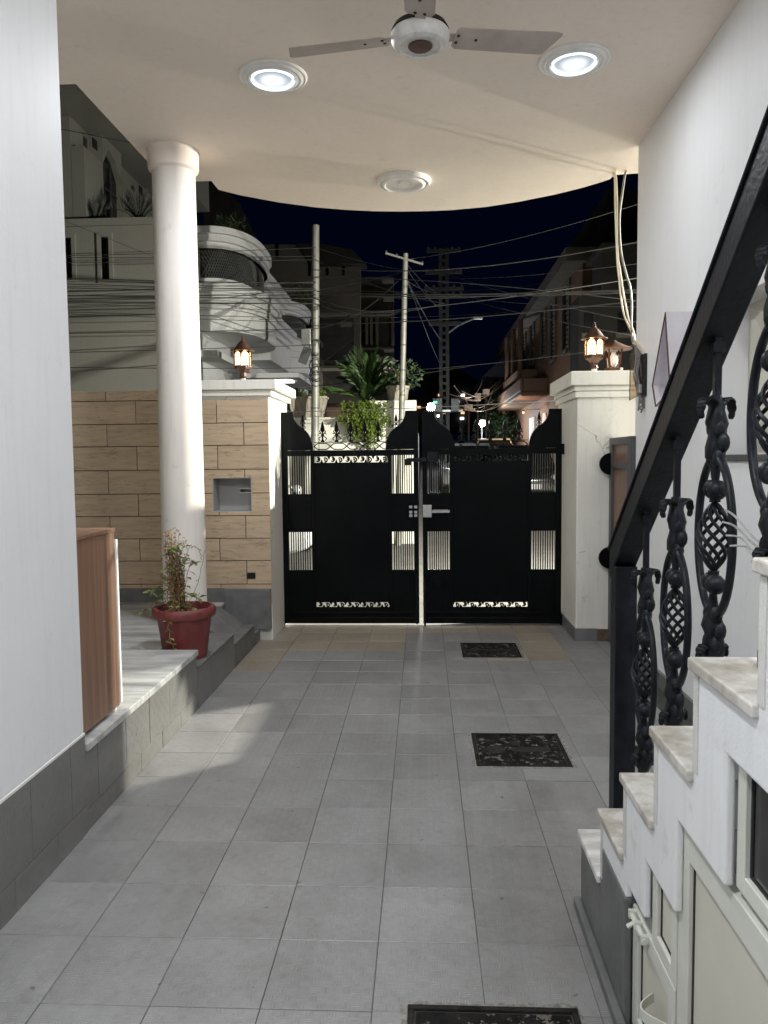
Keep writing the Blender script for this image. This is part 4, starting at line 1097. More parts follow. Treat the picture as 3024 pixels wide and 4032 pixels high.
def polething(name, label, x0, x1, y, top, r, group=None):
    t = thing(name, label, 'pole', (x0, y, -.02))
    dx = x1-x0
    MB().tube([(0, 0, 0), (dx*.33, 0, top*.33), (dx*.36, 0, top*.36), (dx*.6, 0, top*.6), (dx, 0, top)], [r*1.18, r*1.18, r, r*.98, r*.86], 16).build('shaft', M['pole'], t, smooth=40)
    for k in range(7):
        z = top*(.35+.085*k); MB().lathe([(r*1.05, 0), (r*1.05, .02)], 14, (dx*z/top, 0, z)).build('band', M['darksteel'], t, smooth=40)
    return t
p1 = polething('utility_pole', 'thick pale tubular pole left of the palm hung with a cable box', at(676, 930, 13.2).x, at(682, 487, 13.2).x, 13.2, at(682, 487, 13.2).z+.02, .068)
q = at(662, 728, 13.1)-p1.location
MB().box(q.x-.075, q.x+.075, -.16, -.06, q.z-.13, q.z+.13).build('cable_box', M['steel'], p1, bevel=.006)
q = at(659, 768, 13.1)-p1.location
tgp = MB().box(-.075, .075, -.012, .012, -.14, .14).build('hanging_tag', M['darksteel'], p1, loc=(q.x, -.1, q.z)); tgp.rotation_euler = (0, R(22), 0)
cc = MB(); rg = random.Random(4)
for k in range(8):
    z = 2.9+rg.uniform(-.1, .5); cc.tube([(.07+.11*math.cos(a)+rg.uniform(0, .03), -.08, z+.13*math.sin(a)) for a in [2*PI*i/12 for i in range(11)]], .006, 4)
cc.build('cable_loops', M['wire'], p1)
p2 = polething('utility_pole', 'slim pale pole leaning right with a small cross arm at its top', at(858, 900, 13.2).x, at(876, 548, 13.2).x, 13.2, at(876, 548, 13.2).z+.02, .050)
a_, b_ = at(833, 548, 13.2)-p2.location, at(914, 572, 13.2)-p2.location
MB().tube([(a_.x, -.03, a_.z), (b_.x, -.03, b_.z)], .022, 4).build('cross_arm', M['pole'], p2)
for f_ in (.02, .3, .72, .98):
    q = a_.lerp(b_, f_); MB().lathe([(.010, 0), (.016, .015), (.010, .03), (.001, .035)], 8, (q.x, -.03, q.z+.02)).build('insulator', M['darksteel'], p2)
Y3 = 26
p3 = thing('lattice_pole', 'dark rail pole with four crossarms at the head of the side street', 'pole', (at(960, 900, Y3).x, Y3, .3))
tp3 = at(960, 536, Y3).z-.3
for s in (-1, 1): MB().box(s*.11-.055, s*.11+.055, -.05, .05, 0, tp3).build('upright', M['concrete'], p3)
n = 34; br = MB()
for k in range(n): br.box(-.075, .075, -.02, .02, tp3*k/n+.05, tp3*k/n+.13)
br.build('batten', M['concrete'], p3)
for yy, w in ((543, .55), (590, .60), (625, .65), (640, .62)):
    z = at(960, yy, Y3).z-.3; MB().box(-w, w, -.11, -.055, z-.05, z+.05).build('cross_arm', M['concrete'], p3)
    for u in (-.9, -.5, .5, .9): MB().lathe([(.03, 0), (.05, .05), (.001, .09)], 8, (u*w, -.08, z+.05)).build('insulator', M['darksteel'], p3)
q = at(962, 700, Y3).z-.3
MB().box(-.5, .55, -.16, -.06, q-.06, q+.06).build('bracket', M['concrete'], p3)
MB().tube(spl([(.15, -.1, q-.3), (.5, -.1, q-.05), (1.0, -.1, q+.15)]), .03, 6).build('lamp_arm', M['pole'], p3)
MB().box(.95, 1.25, -.2, 0, q+.12, q+.2).build('lamp_head', M['steel'], p3, bevel=.01)
for (x, w, h_) in ((945, .30, .42), (983, .26, .40)):
    c_ = at(x, 875, 25.7)-p3.location; MB().box(c_.x-w/2, c_.x+w/2, -.42, -.2, c_.z-h_/2, c_.z+h_/2).build('meter_cabinet', M['darksteel'], p3, bevel=.01)
c_ = at(940, 870, 25.7)-p3.location; MB().box(c_.x-.06, c_.x+.06, -.43, -.421, c_.z-.02, c_.z+.03).build('green_display', M['greenled'], p3)
z = at(960, 887, 25.7).z-.3; MB().box(-.6, .6, -.2, -.05, z-.03, z+.03).build('shelf_bar', M['steel'], p3)

# ================================================================== white house across the lane, left
hs = thing('corner_house', 'white house across the lane with curved balconies and slit windows', 'house')
XE = -4.4
fw_ = MB()
for (p, q, r, s) in minus(-16, XE, -.05, 5.93, [(-6.62, -6.47, 4.83, 5.60), (-5.92, -5.77, 4.83, 5.60)]): fw_.box(p, q, 14.5, 14.75, r, s)
fw_.box(-16, XE, 14.76, 27, 5.70, 5.93)
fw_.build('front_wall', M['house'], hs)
for x in (-6.62, -5.92):
    w = MB().box(x, x+.15, 14.62, 14.66, 4.83, 5.60).build('window', M['void'], hs)
    f_ = MB()
    f_.box(x-.07, x, 14.46, 14.60, 4.76, 5.67); f_.box(x+.15, x+.22, 14.46, 14.60, 4.76, 5.67); f_.box(x, x+.15, 14.46, 14.60, 4.76, 4.83); f_.box(x, x+.15, 14.46, 14.60, 5.60, 5.67)
    f_.build('frame', M['house'], w)
MB().box(-16, XE+.0, 14.44, 14.499, 5.80, 5.93).build('parapet_band', M['house'], hs)
ew = MB()
for (p, q, r, s) in minus(14.752, 27, -.05, 3.45, [(15.35, 16.0, .9, 2.95), (16.75, 17.5, 1.1, 2.75)]): ew.box(XE-.25, XE, p, q, r, s)
ew.box(XE-.25, XE, 14.752, 27, 3.45, 5.69)
ew.build('street_wall', M['housew'], hs)
for (y0, y1, z0, z1) in ((15.35, 16.0, .9, 2.95), (16.75, 17.5, 1.1, 2.75)):
    w = MB().box(XE-.12, XE-.09, y0, y1, z0, z1).build('window', M['void'], hs)
    f_ = MB(); f_.box(XE-.09, XE-.05, y0, y0+.05, z0, z1); f_.box(XE-.09, XE-.05, y1-.05, y1, z0, z1); f_.box(XE-.09, XE-.05, (y0+y1)/2-.02, (y0+y1)/2+.02, z0, z1); f_.box(XE-.09, XE-.05, y0, y1, z0+.6, z0+.64)
    f_.build('frame', M['darksteel'], w)
MB().box(XE, XE+.45, 16.65, 17.6, 2.85, 2.91).build('window_hood', M['housew'], hs)
def bay_path(cy, ax, ay, K=26):
    return [(XE+ax*abs(math.sin(PI*i/K))**.75, cy-ay*math.copysign(abs(math.cos(PI*i/K))**.75, math.cos(PI*i/K))) for i in range(K+1)]
def sweep(b, path, prof):
    """prof: (outward offset, z) closed polygon, swept along a plan curve"""
    N = len(path); vs = []; m_ = len(prof)
    for i, (x, y) in enumerate(path):
        a = path[max(i-1, 0)]; c = path[min(i+1, N-1)]
        t = Vector((c[0]-a[0], c[1]-a[1])).normalized(); nx, ny = t.y, -t.x
        if nx < 0 and abs(nx) > .05 and False: nx, ny = -nx, -ny
        vs += [(x+nx*o, y+ny*o, z) for o, z in prof]
    fs = [tuple(range(m_)), tuple((N-1)*m_+k for k in range(m_))[::-1]]
    for i in range(N-1): fs += [(i*m_+k, i*m_+(k+1) % m_, (i+1)*m_+(k+1) % m_, (i+1)*m_+k) for k in range(m_)]
    return b.add(vs, fs)
def stepped(z0, z1, n, o0, o1, inner=-.25):
    pr = [(inner, z0)]
    for k in range(n):
        a = z0+(z1-z0)*k/n; c = z0+(z1-z0)*(k+1)/n; o = o0+(o1-o0)*k/max(1, n-1)
        pr += [(o, a), (o, c-.02), (o-.04, c-.02), (o-.04, c)]
    return pr+[(inner, z1)]
def solid_plan(b, path, z0, z1): return b.prism(path, 'z', z0, z1)
def bay(cy, ax, ay, zb, label=None):
    # floor slab and curved parapet with string courses, lattice above it, then fascia
    P = bay_path(cy, ax, ay)
    y0, y1 = cy-ay, cy+ay
    solid_plan(MB(), P, zb, zb+.10).build('balcony_floor', M['housew'], hs)
    sweep(MB(), P, stepped(zb+.02, zb+.42, 1, .02, .02)).build('balcony_band', M['housew'], hs, smooth=25)
    P2 = bay_path(cy, ax+.06, ay+.05); sweep(MB(), P2, stepped(zb+.421, zb+.92, 3, .00, .06)).build('balcony_parapet', M['housew'], hs, smooth=25)
    P3 = bay_path(cy, ax*.80, ay*.94)
    sweep(MB(), P3, [(-.06, zb+.92), (.0, zb+.92), (.0, zb+1.06), (-.06, zb+1.06)]).build('curved_kerb', M['housew'], hs, smooth=25)
    lt = MB(); P4 = bay_path(cy, ax*.78, ay*.93, 60)
    z0, z1 = zb+1.06, zb+1.62
    for i in range(0, 60, 1):
        for dr in (1, -1):
            pts = []
            for k in range(5):
                j = i+dr*k*1.2
                if 0 <= j <= 59.9:
                    a = P4[int(j)]; c = P4[min(60, int(j)+1)]; t = j-int(j); pts.append((a[0]+(c[0]-a[0])*t, a[1]+(c[1]-a[1])*t, z0+(z1-z0)*k/4))
            if len(pts) > 1: lt.tube(pts, .011, 3)
    lt.build('lattice_screen', M['lattice'], hs)
    sweep(MB(), bay_path(cy, ax*.74, ay*.90), [(-.05, z0), (0, z0), (0, z1), (-.05, z1)]).build('recess_shade', M['dim2'], hs)  # dark sheet painting the shade behind the lattice
    P5 = bay_path(cy, ax*.86, ay*.98); solid_plan(MB(), P5, z1, z1+.06).build('roof_slab', M['housew'], hs)
    sweep(MB(), P5, stepped(z1+.0, z1+.42, 3, .0, .10)).build('fascia', M['housew'], hs, smooth=25)
bay(17.25, 1.08, 1.75, 4.02)
bay(24.2, 1.0, 1.5, 4.02)
MB().box(XE, XE+.50, 14.9, 27, 3.44, 3.56).build('soffit_slab', M['housew'], hs)
MB().box(XE, XE+.62, 19.6, 22.6, 3.95, 4.50).build('balcony_box', M['housew'], hs)
sweep(MB(), [(XE+.5, 19.5), (XE+.5, 22.7)], stepped(4.5, 5.1, 4, .05, .30, -.5)).build('stepped_cornice', M['housew'], hs)
sweep(MB(), [(XE+.35, 19.0), (XE+.35, 22.7)], stepped(5.45, 6.1, 4, .02, .30, -.35)).build('stepped_cornice', M['housew'], hs)
sweep(MB(), [(XE+.30, 22.8), (XE+.30, 27)], stepped(3.5, 4.0, 3, .05, .3, -.3)).build('stepped_cornice', M['housew'], hs)
q = at(606, 800, 18.6); MB().box(q.x-.29, q.x+.29, 18.35, 18.85, 3.30, 3.33).build('lit_ceiling_panel', M['ledpanel'], hs)
MB().box(XE, q.x+.55, 17.9, 21, 3.332, 3.44).build('porch_slab', M['housew'], hs)
# upper storey standing back on the terrace, its long wall facing the side street
XU = -6.4
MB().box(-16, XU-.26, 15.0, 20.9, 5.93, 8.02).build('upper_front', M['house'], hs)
uw = MB()
for (p, q, r, s) in minus(15.001, 20.9, 5.93, 8.02, [(15.9, 16.9, 5.935, 7.46)]):
    if not (p < 15.95 and q > 16.85 and r > 7.4): uw.box(XU-.25, XU, p, q, r, s)
for (a, b_) in (((15.9, 7.46), (16.22, 7.86)), ((16.22, 7.86), (16.62, 7.72)), ((16.62, 7.72), (16.9, 7.40))):
    uw.prism([a, b_, (b_[0], 8.02), (a[0], 8.02)], 'x', XU-.25, XU)
uw.build('upper_wall', M['house'], hs)
dv_ = MB().prism([(15.9, 5.935), (16.9, 5.935), (16.9, 7.40), (16.62, 7.72), (16.22, 7.86), (15.9, 7.46)], 'x', XU-.16, XU-.13).build('arched_window', M['void'], hs)
wf = MB()
for y in (16.22, 16.56): wf.box(XU-.129, XU-.10, y-.02, y+.02, 5.94, 7.6)
for z in (6.5, 7.1): wf.box(XU-.128, XU-.105, 15.9, 16.9, z-.015, z+.015)
wf.build('frame', M['darksteel'], dv_)
for (y, z) in ((15.5, 7.68), (18.0, 7.62)): MB().box(XU+.002, XU+.02, y-.10, y+.10, z-.09, z+.09).build('vent', M['void'], hs)
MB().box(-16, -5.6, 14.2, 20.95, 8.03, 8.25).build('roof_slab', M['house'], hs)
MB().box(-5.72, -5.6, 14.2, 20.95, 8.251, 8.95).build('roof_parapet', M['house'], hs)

tpot = random.Random(2)
for (xx, yy, rr_, label) in ((300, 470, .5, 'dark spiky palm on the terrace left of the column'), (205, 470, .4, 'faint grassy palm on the terrace behind the corner')):
    c_ = at(xx, yy, 15.2); t = thing('terrace_palm', label, 'palm', (c_.x, 15.2, 5.93)); f = MB(); s = MB()
    for k in range(20):
        a = tpot.uniform(0, 2*PI); ln = tpot.uniform(.2, 1); pts = [Vector((math.cos(a)*ln*rr_*u**1.4, math.sin(a)*ln*.6*rr_*u**1.4, rr_*(1.5*u-.7*ln*u*u))) for u in [i/9 for i in range(10)]]
        s.tube(pts, .008, 4)
        for i in range(2, 10):
            for sg_ in (1, -1):
                o = pts[i]; d = Vector((sg_*.35*math.cos(a+1.57)+.3*math.cos(a), .2, .75)).normalized(); w = Vector((.005, .003, 0))
                f.add([o-w, o+w, o+d*.24], [(0, 1, 2)])
    s.build('trunk', M['leafd'], t); f.build('crown', M['lattice'], t, fix=False)
MB().box(-1.3375, -1.3265, -3.5, 2.928, .392, .4015).build('plinth_ledge', M['trim'], lw)
c_ = at(492, 505, 16.6); shrub('balcony_plant', 'thin plant growing on the curved balcony roof', 'plant', (c_.x, 16.8, 6.32), (.38, .3, .28), 300, .16, .012, M['leafd'], 31)
c_ = at(628, 660, 21); shrub('balcony_plant', 'dark bush above the far curved balcony', 'plant', (c_.x, 23.6, 6.35), (.5, .4, .35), 300, .12, .02, M['leafd'], 32)

# ================================================================== dark houses behind
dh = thing('back_house', 'dark tall house behind the palm with tiled roof and slit windows', 'house')
Yb = 30
def quadwall(b, pix, Y, d=.4):
    P = [at(x, y, Y) for x, y in pix]; return b.prism([(p.x, p.z) for p in P], 'y', Y, Y+d)
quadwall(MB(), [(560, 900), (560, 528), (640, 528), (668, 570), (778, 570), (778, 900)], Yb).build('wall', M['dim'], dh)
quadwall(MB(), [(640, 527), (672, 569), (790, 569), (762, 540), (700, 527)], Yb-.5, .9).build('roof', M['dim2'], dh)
for (x0, x1, y0, y1) in ((596, 602, 528, 558), (667, 672, 568, 597), (704, 710, 570, 595), (739, 745, 570, 595)):
    a, c = at(x0, y1, Yb), at(x1, y0, Yb); w = MB().box(a.x, c.x, Yb-.06, Yb-.01, a.z, c.z).build('window', M['void'], dh)
a, c = at(690, 790, Yb), at(772, 703, Yb); MB().box(a.x, c.x, Yb-1.6, Yb-.01, a.z, c.z).build('balcony_front', M['dim2'], dh)
a, c = at(680, 703, Yb), at(760, 693, Yb); MB().box(a.x, c.x, Yb-1.7, Yb-.01, a.z, c.z).build('balcony_rail', M['dim'], dh)
a, c = at(736, 707, Yb-1.7), at(760, 695, Yb-1.7); MB().box(a.x, c.x, Yb-1.75, Yb-1.705, a.z, c.z).build('screen', M['dim'], dh)
dh2 = thing('balcony_house', 'dark house with white balcony columns behind the leaning pole', 'house')
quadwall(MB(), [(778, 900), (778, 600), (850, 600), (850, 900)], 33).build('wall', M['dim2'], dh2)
for x in (790, 800, 812, 846): 
    a = at(x, 745, 32.4); c = at(x+5, 675, 32.4); MB().box(a.x, c.x, 32.3, 32.5, a.z, c.z).build('balcony_column', M['dim'], dh2)
for y in (600, 640, 672, 752, 772):
    a = at(778, y+5, 32.2); c = at(850, y, 32.2); MB().box(a.x, c.x, 32.0, 32.98, a.z, c.z).build('floor_slab', M['dim'], dh2)
gh = thing('gabled_house', 'black gabled roofline behind the curved balcony', 'house')
quadwall(MB(), [(440, 600), (440, 395), (470, 395), (515, 435), (560, 530), (560, 600)], 28).build('gable_wall', M['dim2'], gh)
ga = thing('garden_annex', 'low annex with reddish wall below a flat roof behind the palm', 'house')
a, c = at(700, 900, 19), at(810, 800, 19)
MB().box(a.x, c.x+.3, 19.6, 22, 0, 2.75).build('wall', M['orange'], ga)
MB().box(at(690, 800, 18).x, c.x+.5, 18.0, 22.2, at(700, 802, 18).z, at(700, 795, 18).z).build('flat_roof', M['dim'], ga)
MB().box(at(690, 800, 18).x, at(695, 800, 18).x, 18.05, 18.2, 0, at(700, 803, 18).z).build('post', M['dim'], ga)

# right side of the side street
rh = thing('near_dark_house', 'large unlit house above the right gate pier', 'house')
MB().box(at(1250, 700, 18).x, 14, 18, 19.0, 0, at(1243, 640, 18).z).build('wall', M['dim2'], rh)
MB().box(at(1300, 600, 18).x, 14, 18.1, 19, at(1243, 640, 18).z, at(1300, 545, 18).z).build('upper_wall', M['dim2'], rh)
MB().box(at(1290, 600, 18).x, 14.3, 17.6, 19.3, at(1300, 545, 18).z, at(1300, 535, 18).z).build('roof_slab', M['dim2'], rh)
for x in (1262, 1335): 
    a, c = at(x, 720, 17.95), at(x+20, 675, 17.95); w = MB().box(a.x, c.x, 17.95, 17.99, a.z, c.z).build('window', M['void'], rh); MB().box(a.x-.06, c.x+.06, 17.9, 17.999, a.z-.1, a.z).build('sill', M['dim'], w)
th = thing('tan_house', 'tan lamplit house with curved balconies on the right of the side street', 'house')
XH = 4.3
zt_ = at(1150, 700, 31).z
MB().box(XH, XH+6, 21.5, 41, 0, zt_).build('wall', M['orange'], th)
MB().box(XH-.5, XH+6.3, 21.2, 41.3, zt_, zt_+.35).build('roof_slab', M['dim'], th)
MB().box(XH+1.0, XH+6, 23, 38, zt_+.351, zt_+2.4).build('upper_wall', M['dim2'], th)
for (z, w_, ya, yb) in ((at(1150, 872, 31).z, .95, 27.0, 35.5), (at(1150, 840, 31).z, .75, 29.5, 35.0)):
    MB().box(XH-w_, XH-.001, ya, yb, z, z+.16).build('balcony_slab', M['orange'], th, bevel=.05)
    MB().box(XH-w_, XH-w_+.12, ya+.1, yb-.1, z+.161, z+.62).build('balcony_parapet', M['orange'], th, bevel=.04)
    MB().box(XH-w_+.121, XH-.001, ya+.1, ya+.22, z+.161, z+.62).build('balcony_parapet', M['orange'], th, bevel=.04)
for y in (29.9, 32.2, 34.6): MB().lathe([(.10, at(1150, 840, 31).z+.62), (.10, zt_-.001)], 10, (XH-.6, y, 0)).build('balcony_column', M['orange'], th)
for y0, z0 in ((23.2, 4.6), (25.6, 4.6), (27.6, 5.0), (30.4, 5.0), (32.8, 5.0)):
    w = MB().box(XH-.012, XH-.002, y0, y0+1.0, z0, z0+1.9).build('window', M['void'], th)
    f_ = MB(); f_.box(XH-.06, XH-.013, y0-.1, y0, z0-.1, z0+2.0); f_.box(XH-.06, XH-.013, y0+1, y0+1.1, z0-.1, z0+2.0); f_.box(XH-.12, XH-.013, y0, y0+1, z0-.1, z0); f_.box(XH-.06, XH-.013, y0, y0+1, z0+1.9, z0+2.0)
    f_.build('frame', M['dim'], w)
    sh = MB()
    for k in range(13): sh.box(XH-.045, XH-.014, y0+.02, y0+.42, z0+.05+.14*k, z0+.13+.14*k)
    sh.build('shutter', M['dim'], w)
MB().box(XH-.04, XH-.005, 30.2, 31.6, .9, 3.0).build('door', M['housew'], th)
MB().prism([(27.2, .8), (28.4, .8), (28.4, 2.6), (28.1, 3.0), (27.5, 3.0), (27.2, 2.6)], 'x', XH-.03, XH-.004).build('arched_door', M['housew'], th)
wh = thing('white_cornice_house', 'far house with a pale cornice above the distant tree', 'house')
a = at(1040, 900, 46); c = at(1110, 815, 46)
MB().box(a.x+.8, a.x+8, 46, 54, .5, at(1040, 815, 46).z).build('wall', M['dim'], wh)
MB().add([(a.x, 45.5, c.z), (a.x+8, 45.5, c.z), (a.x+8, 54, c.z), (a.x, 54, c.z), (a.x+1.3, 45.9, c.z+1.2), (a.x+8, 45.9, c.z+1.2), (a.x+8, 54, c.z+1.2), (a.x+1.3, 54, c.z+1.2)], [(0,3,2,1),(4,5,6,7),(0,1,5,4),(1,2,6,5),(2,3,7,6),(3,0,4,7)]).build('roof', M['housew'], wh)
eh = thing('street_end_house', 'black block closing the end of the side street', 'house')
quadwall(MB(), [(870, 935), (870, 850), (905, 850), (905, 805), (980, 790), (1045, 830), (1045, 935)], 62, 4).build('wall', M['dim2'], eh)
rg = random.Random(6)
for k in range(12):
    p = at(rg.uniform(875, 1030), rg.uniform(830, 920), 61.9); MB().box(p.x-.14, p.x+.14, 61.85, 61.95, p.z-.09, p.z+.09).build('lit_window', M['warmwin'] if k % 3 else M['ledpanel'], eh)

dt = thing('street_tree', 'dark tree standing in the side street before the cornice house', 'tree', (at(1088, 900, 36).x, 36, .9))
MB().tube([(0, 0, 0), (.05, 0, 1.0), (-.05, 0, 2.2), (.1, 0, 3.2)], [.14, .12, .1, .05], 7).build('trunk', M['twig'], dt)
b = MB()
for k in range(9): leafcloud(b, (random.uniform(-.7, .7), random.uniform(-.6, .6), random.uniform(1.5, 3.2)), (.55, .5, .45), 220, .16, .05, 60+k)
b.build('crown', M['leafd'], dt, fix=False)

# ================================================================== vehicles
def car(x, y, z, label, paint, rz=0, s=1.0):
    t = thing('parked_car', label, 'car', (x, y, z), 'cars parked in the street', rz)
    L, Wd = 3.7, .80
    side = [(-1.85,.30),(-1.85,.62),(-1.78,.74),(-1.0,.86),(-.45,1.36),(-.2,1.44),(.75,1.46),(1.35,1.34),(1.72,.95),(1.84,.85),(1.85,.34),(1.5,.22),(-1.6,.22)]
    lower = [(u, min(v, .86+.03*(u > 0))) for u, v in side]
    MB().prism([(-1.85,.30),(-1.85,.62),(-1.78,.74),(-1.0,.86),(1.74,.92),(1.84,.85),(1.85,.34),(1.5,.22),(-1.6,.22)], 'y', -Wd, Wd).build('body', paint, t, bevel=.05, smooth=40)
    b = MB(); lo = [(-1.0,.86),(-.42,1.38),(-.15,1.45),(.8,1.46),(1.32,1.36),(1.70,.92)]
    n = len(lo); vs = [(u, -Wd*.94 if v < 1 else -Wd*.74, v) for u, v in lo]+[(u, Wd*.94 if v < 1 else Wd*.74, v) for u, v in lo]
    b.add(vs, [tuple(range(n)), tuple(range(n, 2*n))[::-1]]+[(i, i+1, n+i+1, n+i) for i in range(n-1)]); cabn = b.build('cabin', paint, t, smooth=40)
    for s_ in (-1, 1):
        for (u0, u1, v0, v1, k) in ((-.78, -.05, .90, 1.34, .22), (.02, .62, .90, 1.36, 0), (.70, 1.45, .92, 1.30, -.18)):
            g = MB(); q = lambda u, v: (u, s_*(Wd*.94-(v-.86)*.26+.012), v)
            g.add([q(u0, v0), q(u1, v0), q(u1-(.12 if k < 0 else 0), v1), q(u0+max(k*1.6, 0), v1)], [(0,1,2,3)]); g.build('side_window', M['carglass'], cabn, fix=False)
    g = MB(); g.add([(-.99,-.66,.885),(-.99,.66,.885),(-.46,.56,1.36),(-.46,-.56,1.36)], [(0,1,2,3)]); g.v = [(u-.012, v, w+.012) for u, v, w in g.v]; g.build('windscreen', M['carglass'], cabn, fix=False)
    g = MB(); g.add([(1.68,-.62,.95),(1.68,.62,.95),(1.36,.54,1.32),(1.36,-.54,1.32)], [(0,1,2,3)]); g.v = [(u+.012, v, w+.012) for u, v, w in g.v]; g.build('rear_window', M['carglass'], cabn, fix=False)
    for u in (-1.15, 1.15):
        for s_ in (-1, 1):
            w = MB(); pr = [(.0, -.08), (.29, -.08), (.305, -.05), (.305, .05), (.29, .08), (.0, .08)]
            w.lathe([(max(r, .001), h) for r, h in pr], 20); w.v = [(u+a, s_*.74+h, .305+c) for a, c, h in w.v]; wo = w.build('wheel', M['rubber'], t, smooth=40)
            r = MB(); r.lathe([(.19, -.004), (.17, .004), (.06, -.002), (.001, .004)], 16); r.v = [(u+a, s_*(.822+h), .305+c) for a, c, h in r.v]; r.build('rim', M['steel'], wo, smooth=40)
    for s_ in (-1, 1):
        MB().ball((-1.80, s_*.58, .66), .10, 10, .7).build('headlight', M['lensglass'], t, smooth=60); MB().ball((1.80, s_*.66, .78), .08, 8, 1.4).build('tail_light', M['redlens'], t, smooth=60)
        MB().ball((-.75, s_*.90, .95), .08, 8, .8).build('mirror', paint, t, smooth=60)
    MB().box(-1.865, -1.845, -.26, .26, .38, .50).build('number_plate', M['trim'], t)
    return t
M['lensglass'] = mat('clear_lens', (.7, .72, .75), .1, .3, var=.02)
car(-3.35, 10.9, -.012, 'white hatchback in the lane behind the left gate pillar', M['carw'], R(180))
car(at(1015, 950, 22).x, 23, .43, 'silver hatchback parked facing the gate in the side street', M['carg'], R(90))
car(at(1068, 950, 29).x, 29.5, .72, 'white hatchback parked beyond the silver one in the side street', M['carw'], R(90))
car(at(1120, 950, 21).x, 20.5, .32, 'dark car parked on the right edge of the side street', M['card'], R(90))

# scooter by the compound wall, seen through the gate bars
sc_ = thing('motor_scooter', 'dark scooter standing by the compound wall behind the gate bars', 'scooter', (-2.55, 12.3, -.012), None, R(8))
for u in (-.62, .62):
    w = MB(); w.lathe([(.001, -.05), (.23, -.05), (.25, -.03), (.25, .03), (.23, .05), (.001, .05)], 18); w.v = [(u+a, h, .25+c) for a, c, h in w.v]; w.build('wheel', M['rubber'], sc_, smooth=40)
MB().prism([(.15,.28),(.35,.78),(-.15,.82),(-.75,.80),(-.95,.68),(-.75,.45),(-.35,.34),(-.2,.26)], 'y', -.14, .14).build('body', M['card'], sc_, bevel=.04, smooth=40)
MB().prism([(.15,.28),(.50,.34),(.56,.95),(.50,.97),(.36,.42),(.15,.34)], 'y', -.17, .17).build('leg_shield', M['card'], sc_, bevel=.02)
MB().prism([(.02,.80),(.0,.87),(-.75,.88),(-.9,.82),(-.75,.79)], 'y', -.13, .13).build('seat', M['rubber'], sc_, bevel=.02)
MB().tube([(.62, 0, .25), (.52, 0, .95), (.46, 0, 1.02)], .025, 8).build('fork', M['steel'], sc_)
MB().tube([(.40, -.33, 1.04), (.46, -.1, 1.04), (.46, .1, 1.04), (.40, .33, 1.04)], .016, 8).build('handlebar', M['steel'], sc_)
MB().ball((.55, 0, .98), .09, 10).build('headlight', M['lensglass'], sc_, smooth=60)

# ================================================================== lamps in the street
sl = thing('street_lamp', 'bracket street lamp on a pole beside the lane', 'street lamp', (4.75, 7.35, -.02))
MB().lathe([(.06, 0), (.05, .05), (.045, 3.2), (.03, 3.53)], 14).build('pole', M['pole'], sl, smooth=40)
MB().tube(spl([(0, 0, 3.28), (-.12, .09, 3.58), (-.42, .34, 3.63)]), .022, 8).build('arm', M['pole'], sl, smooth=40)
hd = MB().box(-.17, .17, -.09, .09, 0, .07).build('head', M['steel'], sl, loc=(-.50, .42, 3.55), bevel=.02); hd.rotation_euler = (R(-12), R(12), R(-40))
MB().box(-.14, .14, -.07, .07, -.006, -.001).build('lamp_lens', M['streetlens'], hd)
dirv = Vector((-.45, .22, -.86)).normalized()
lo = area('street_light_source', sl, (-.52, .44, 3.48), STREET_W, .09, (1.0, .98, .84)); lo.rotation_euler = dirv.to_track_quat('-Z', 'Y').to_euler()

def farlamp(px_, py_, Y, label, p, r=.05, col=(.9, .95, 1)):
    c_ = at(px_, py_, Y); t = thing('far_street_lamp', label, 'street lamp', (c_.x, Y, c_.z))
    MB().ball((0, 0, 0), r, 12).build('bulb', M['star'], t, smooth=60)
    MB().lathe([(r*.75, r*.85), (r*.9, r*.95), (r*.4, r*1.4), (.001, r*1.5)], 14).build('hood', M['steel'], t, smooth=40)
    MB().tube([(0, .06, r*1.2), (0, .30, r*1.2), (0, .33, -c_.z+(Y-13.5)*.0433)], .03, 6).build('post', M['concrete'], t)
    L = bpy.data.lights.new('far_lamp_light', 'POINT'); L.energy = p; L.shadow_soft_size = .08; L.color = col
    o = bpy.data.objects.new('far_lamp_light', L); COL.objects.link(o); o.parent = t; o.location = (0, -.25, -.05)
    return t
farlamp(931, 880, 24, 'glaring white lamp just above the gate centre', 45, .12)
farlamp(1042, 915, 33, 'bright white lamp low in the side street above the parked cars', 260, .13)
for (x, y, Y, w, h_, label) in ((1012, 880, 29, .30, .22, 'white junction box lowest among the slack cables'), (1032, 858, 30, .22, .30, 'tall white junction box in the middle of the slack cables'), (1050, 846, 31, .26, .20, 'white junction box highest among the slack cables')):
    c_ = at(x, y, Y); t = thing('junction_box', label, 'box', (c_.x, Y, c_.z-h_/2))
    MB().box(-w/2, w/2, -.06, .06, 0, h_).build('case', M['housew'], t, bevel=.01); MB().box(-w/2+.02, w/2-.02, -.07, -.061, .02, h_-.02).build('lid', M['trim'], t)
    MB().tube([(0, .08, h_*.9), (0, .08, -(c_.z-h_/2)+(Y-13.5)*.0433)], .035, 6).build('post', M['concrete'], t)
wl = thing('wall_lamp', 'small warm lamp under the tan house balcony', 'wall lamp', (XH-.6, 29.0, 3.1))
MB().ball((0, 0, 0), .05, 10).build('bulb', M['warmwin'], wl, smooth=60); MB().lathe([(.07, .02), (.02, .09), (.001, .1)], 10).build('cap', M['steel'], wl, smooth=40); MB().box(-.01, .6, -.02, .02, .09, .12).build('arm', M['steel'], wl)
L = bpy.data.lights.new('wall_lamp_light', 'POINT'); L.energy = 55; L.color = (1, .62, .35); L.shadow_soft_size = .1
o = bpy.data.objects.new('wall_lamp_light', L); COL.objects.link(o); o.parent = wl; o.location = (-.35, -.5, -.25)

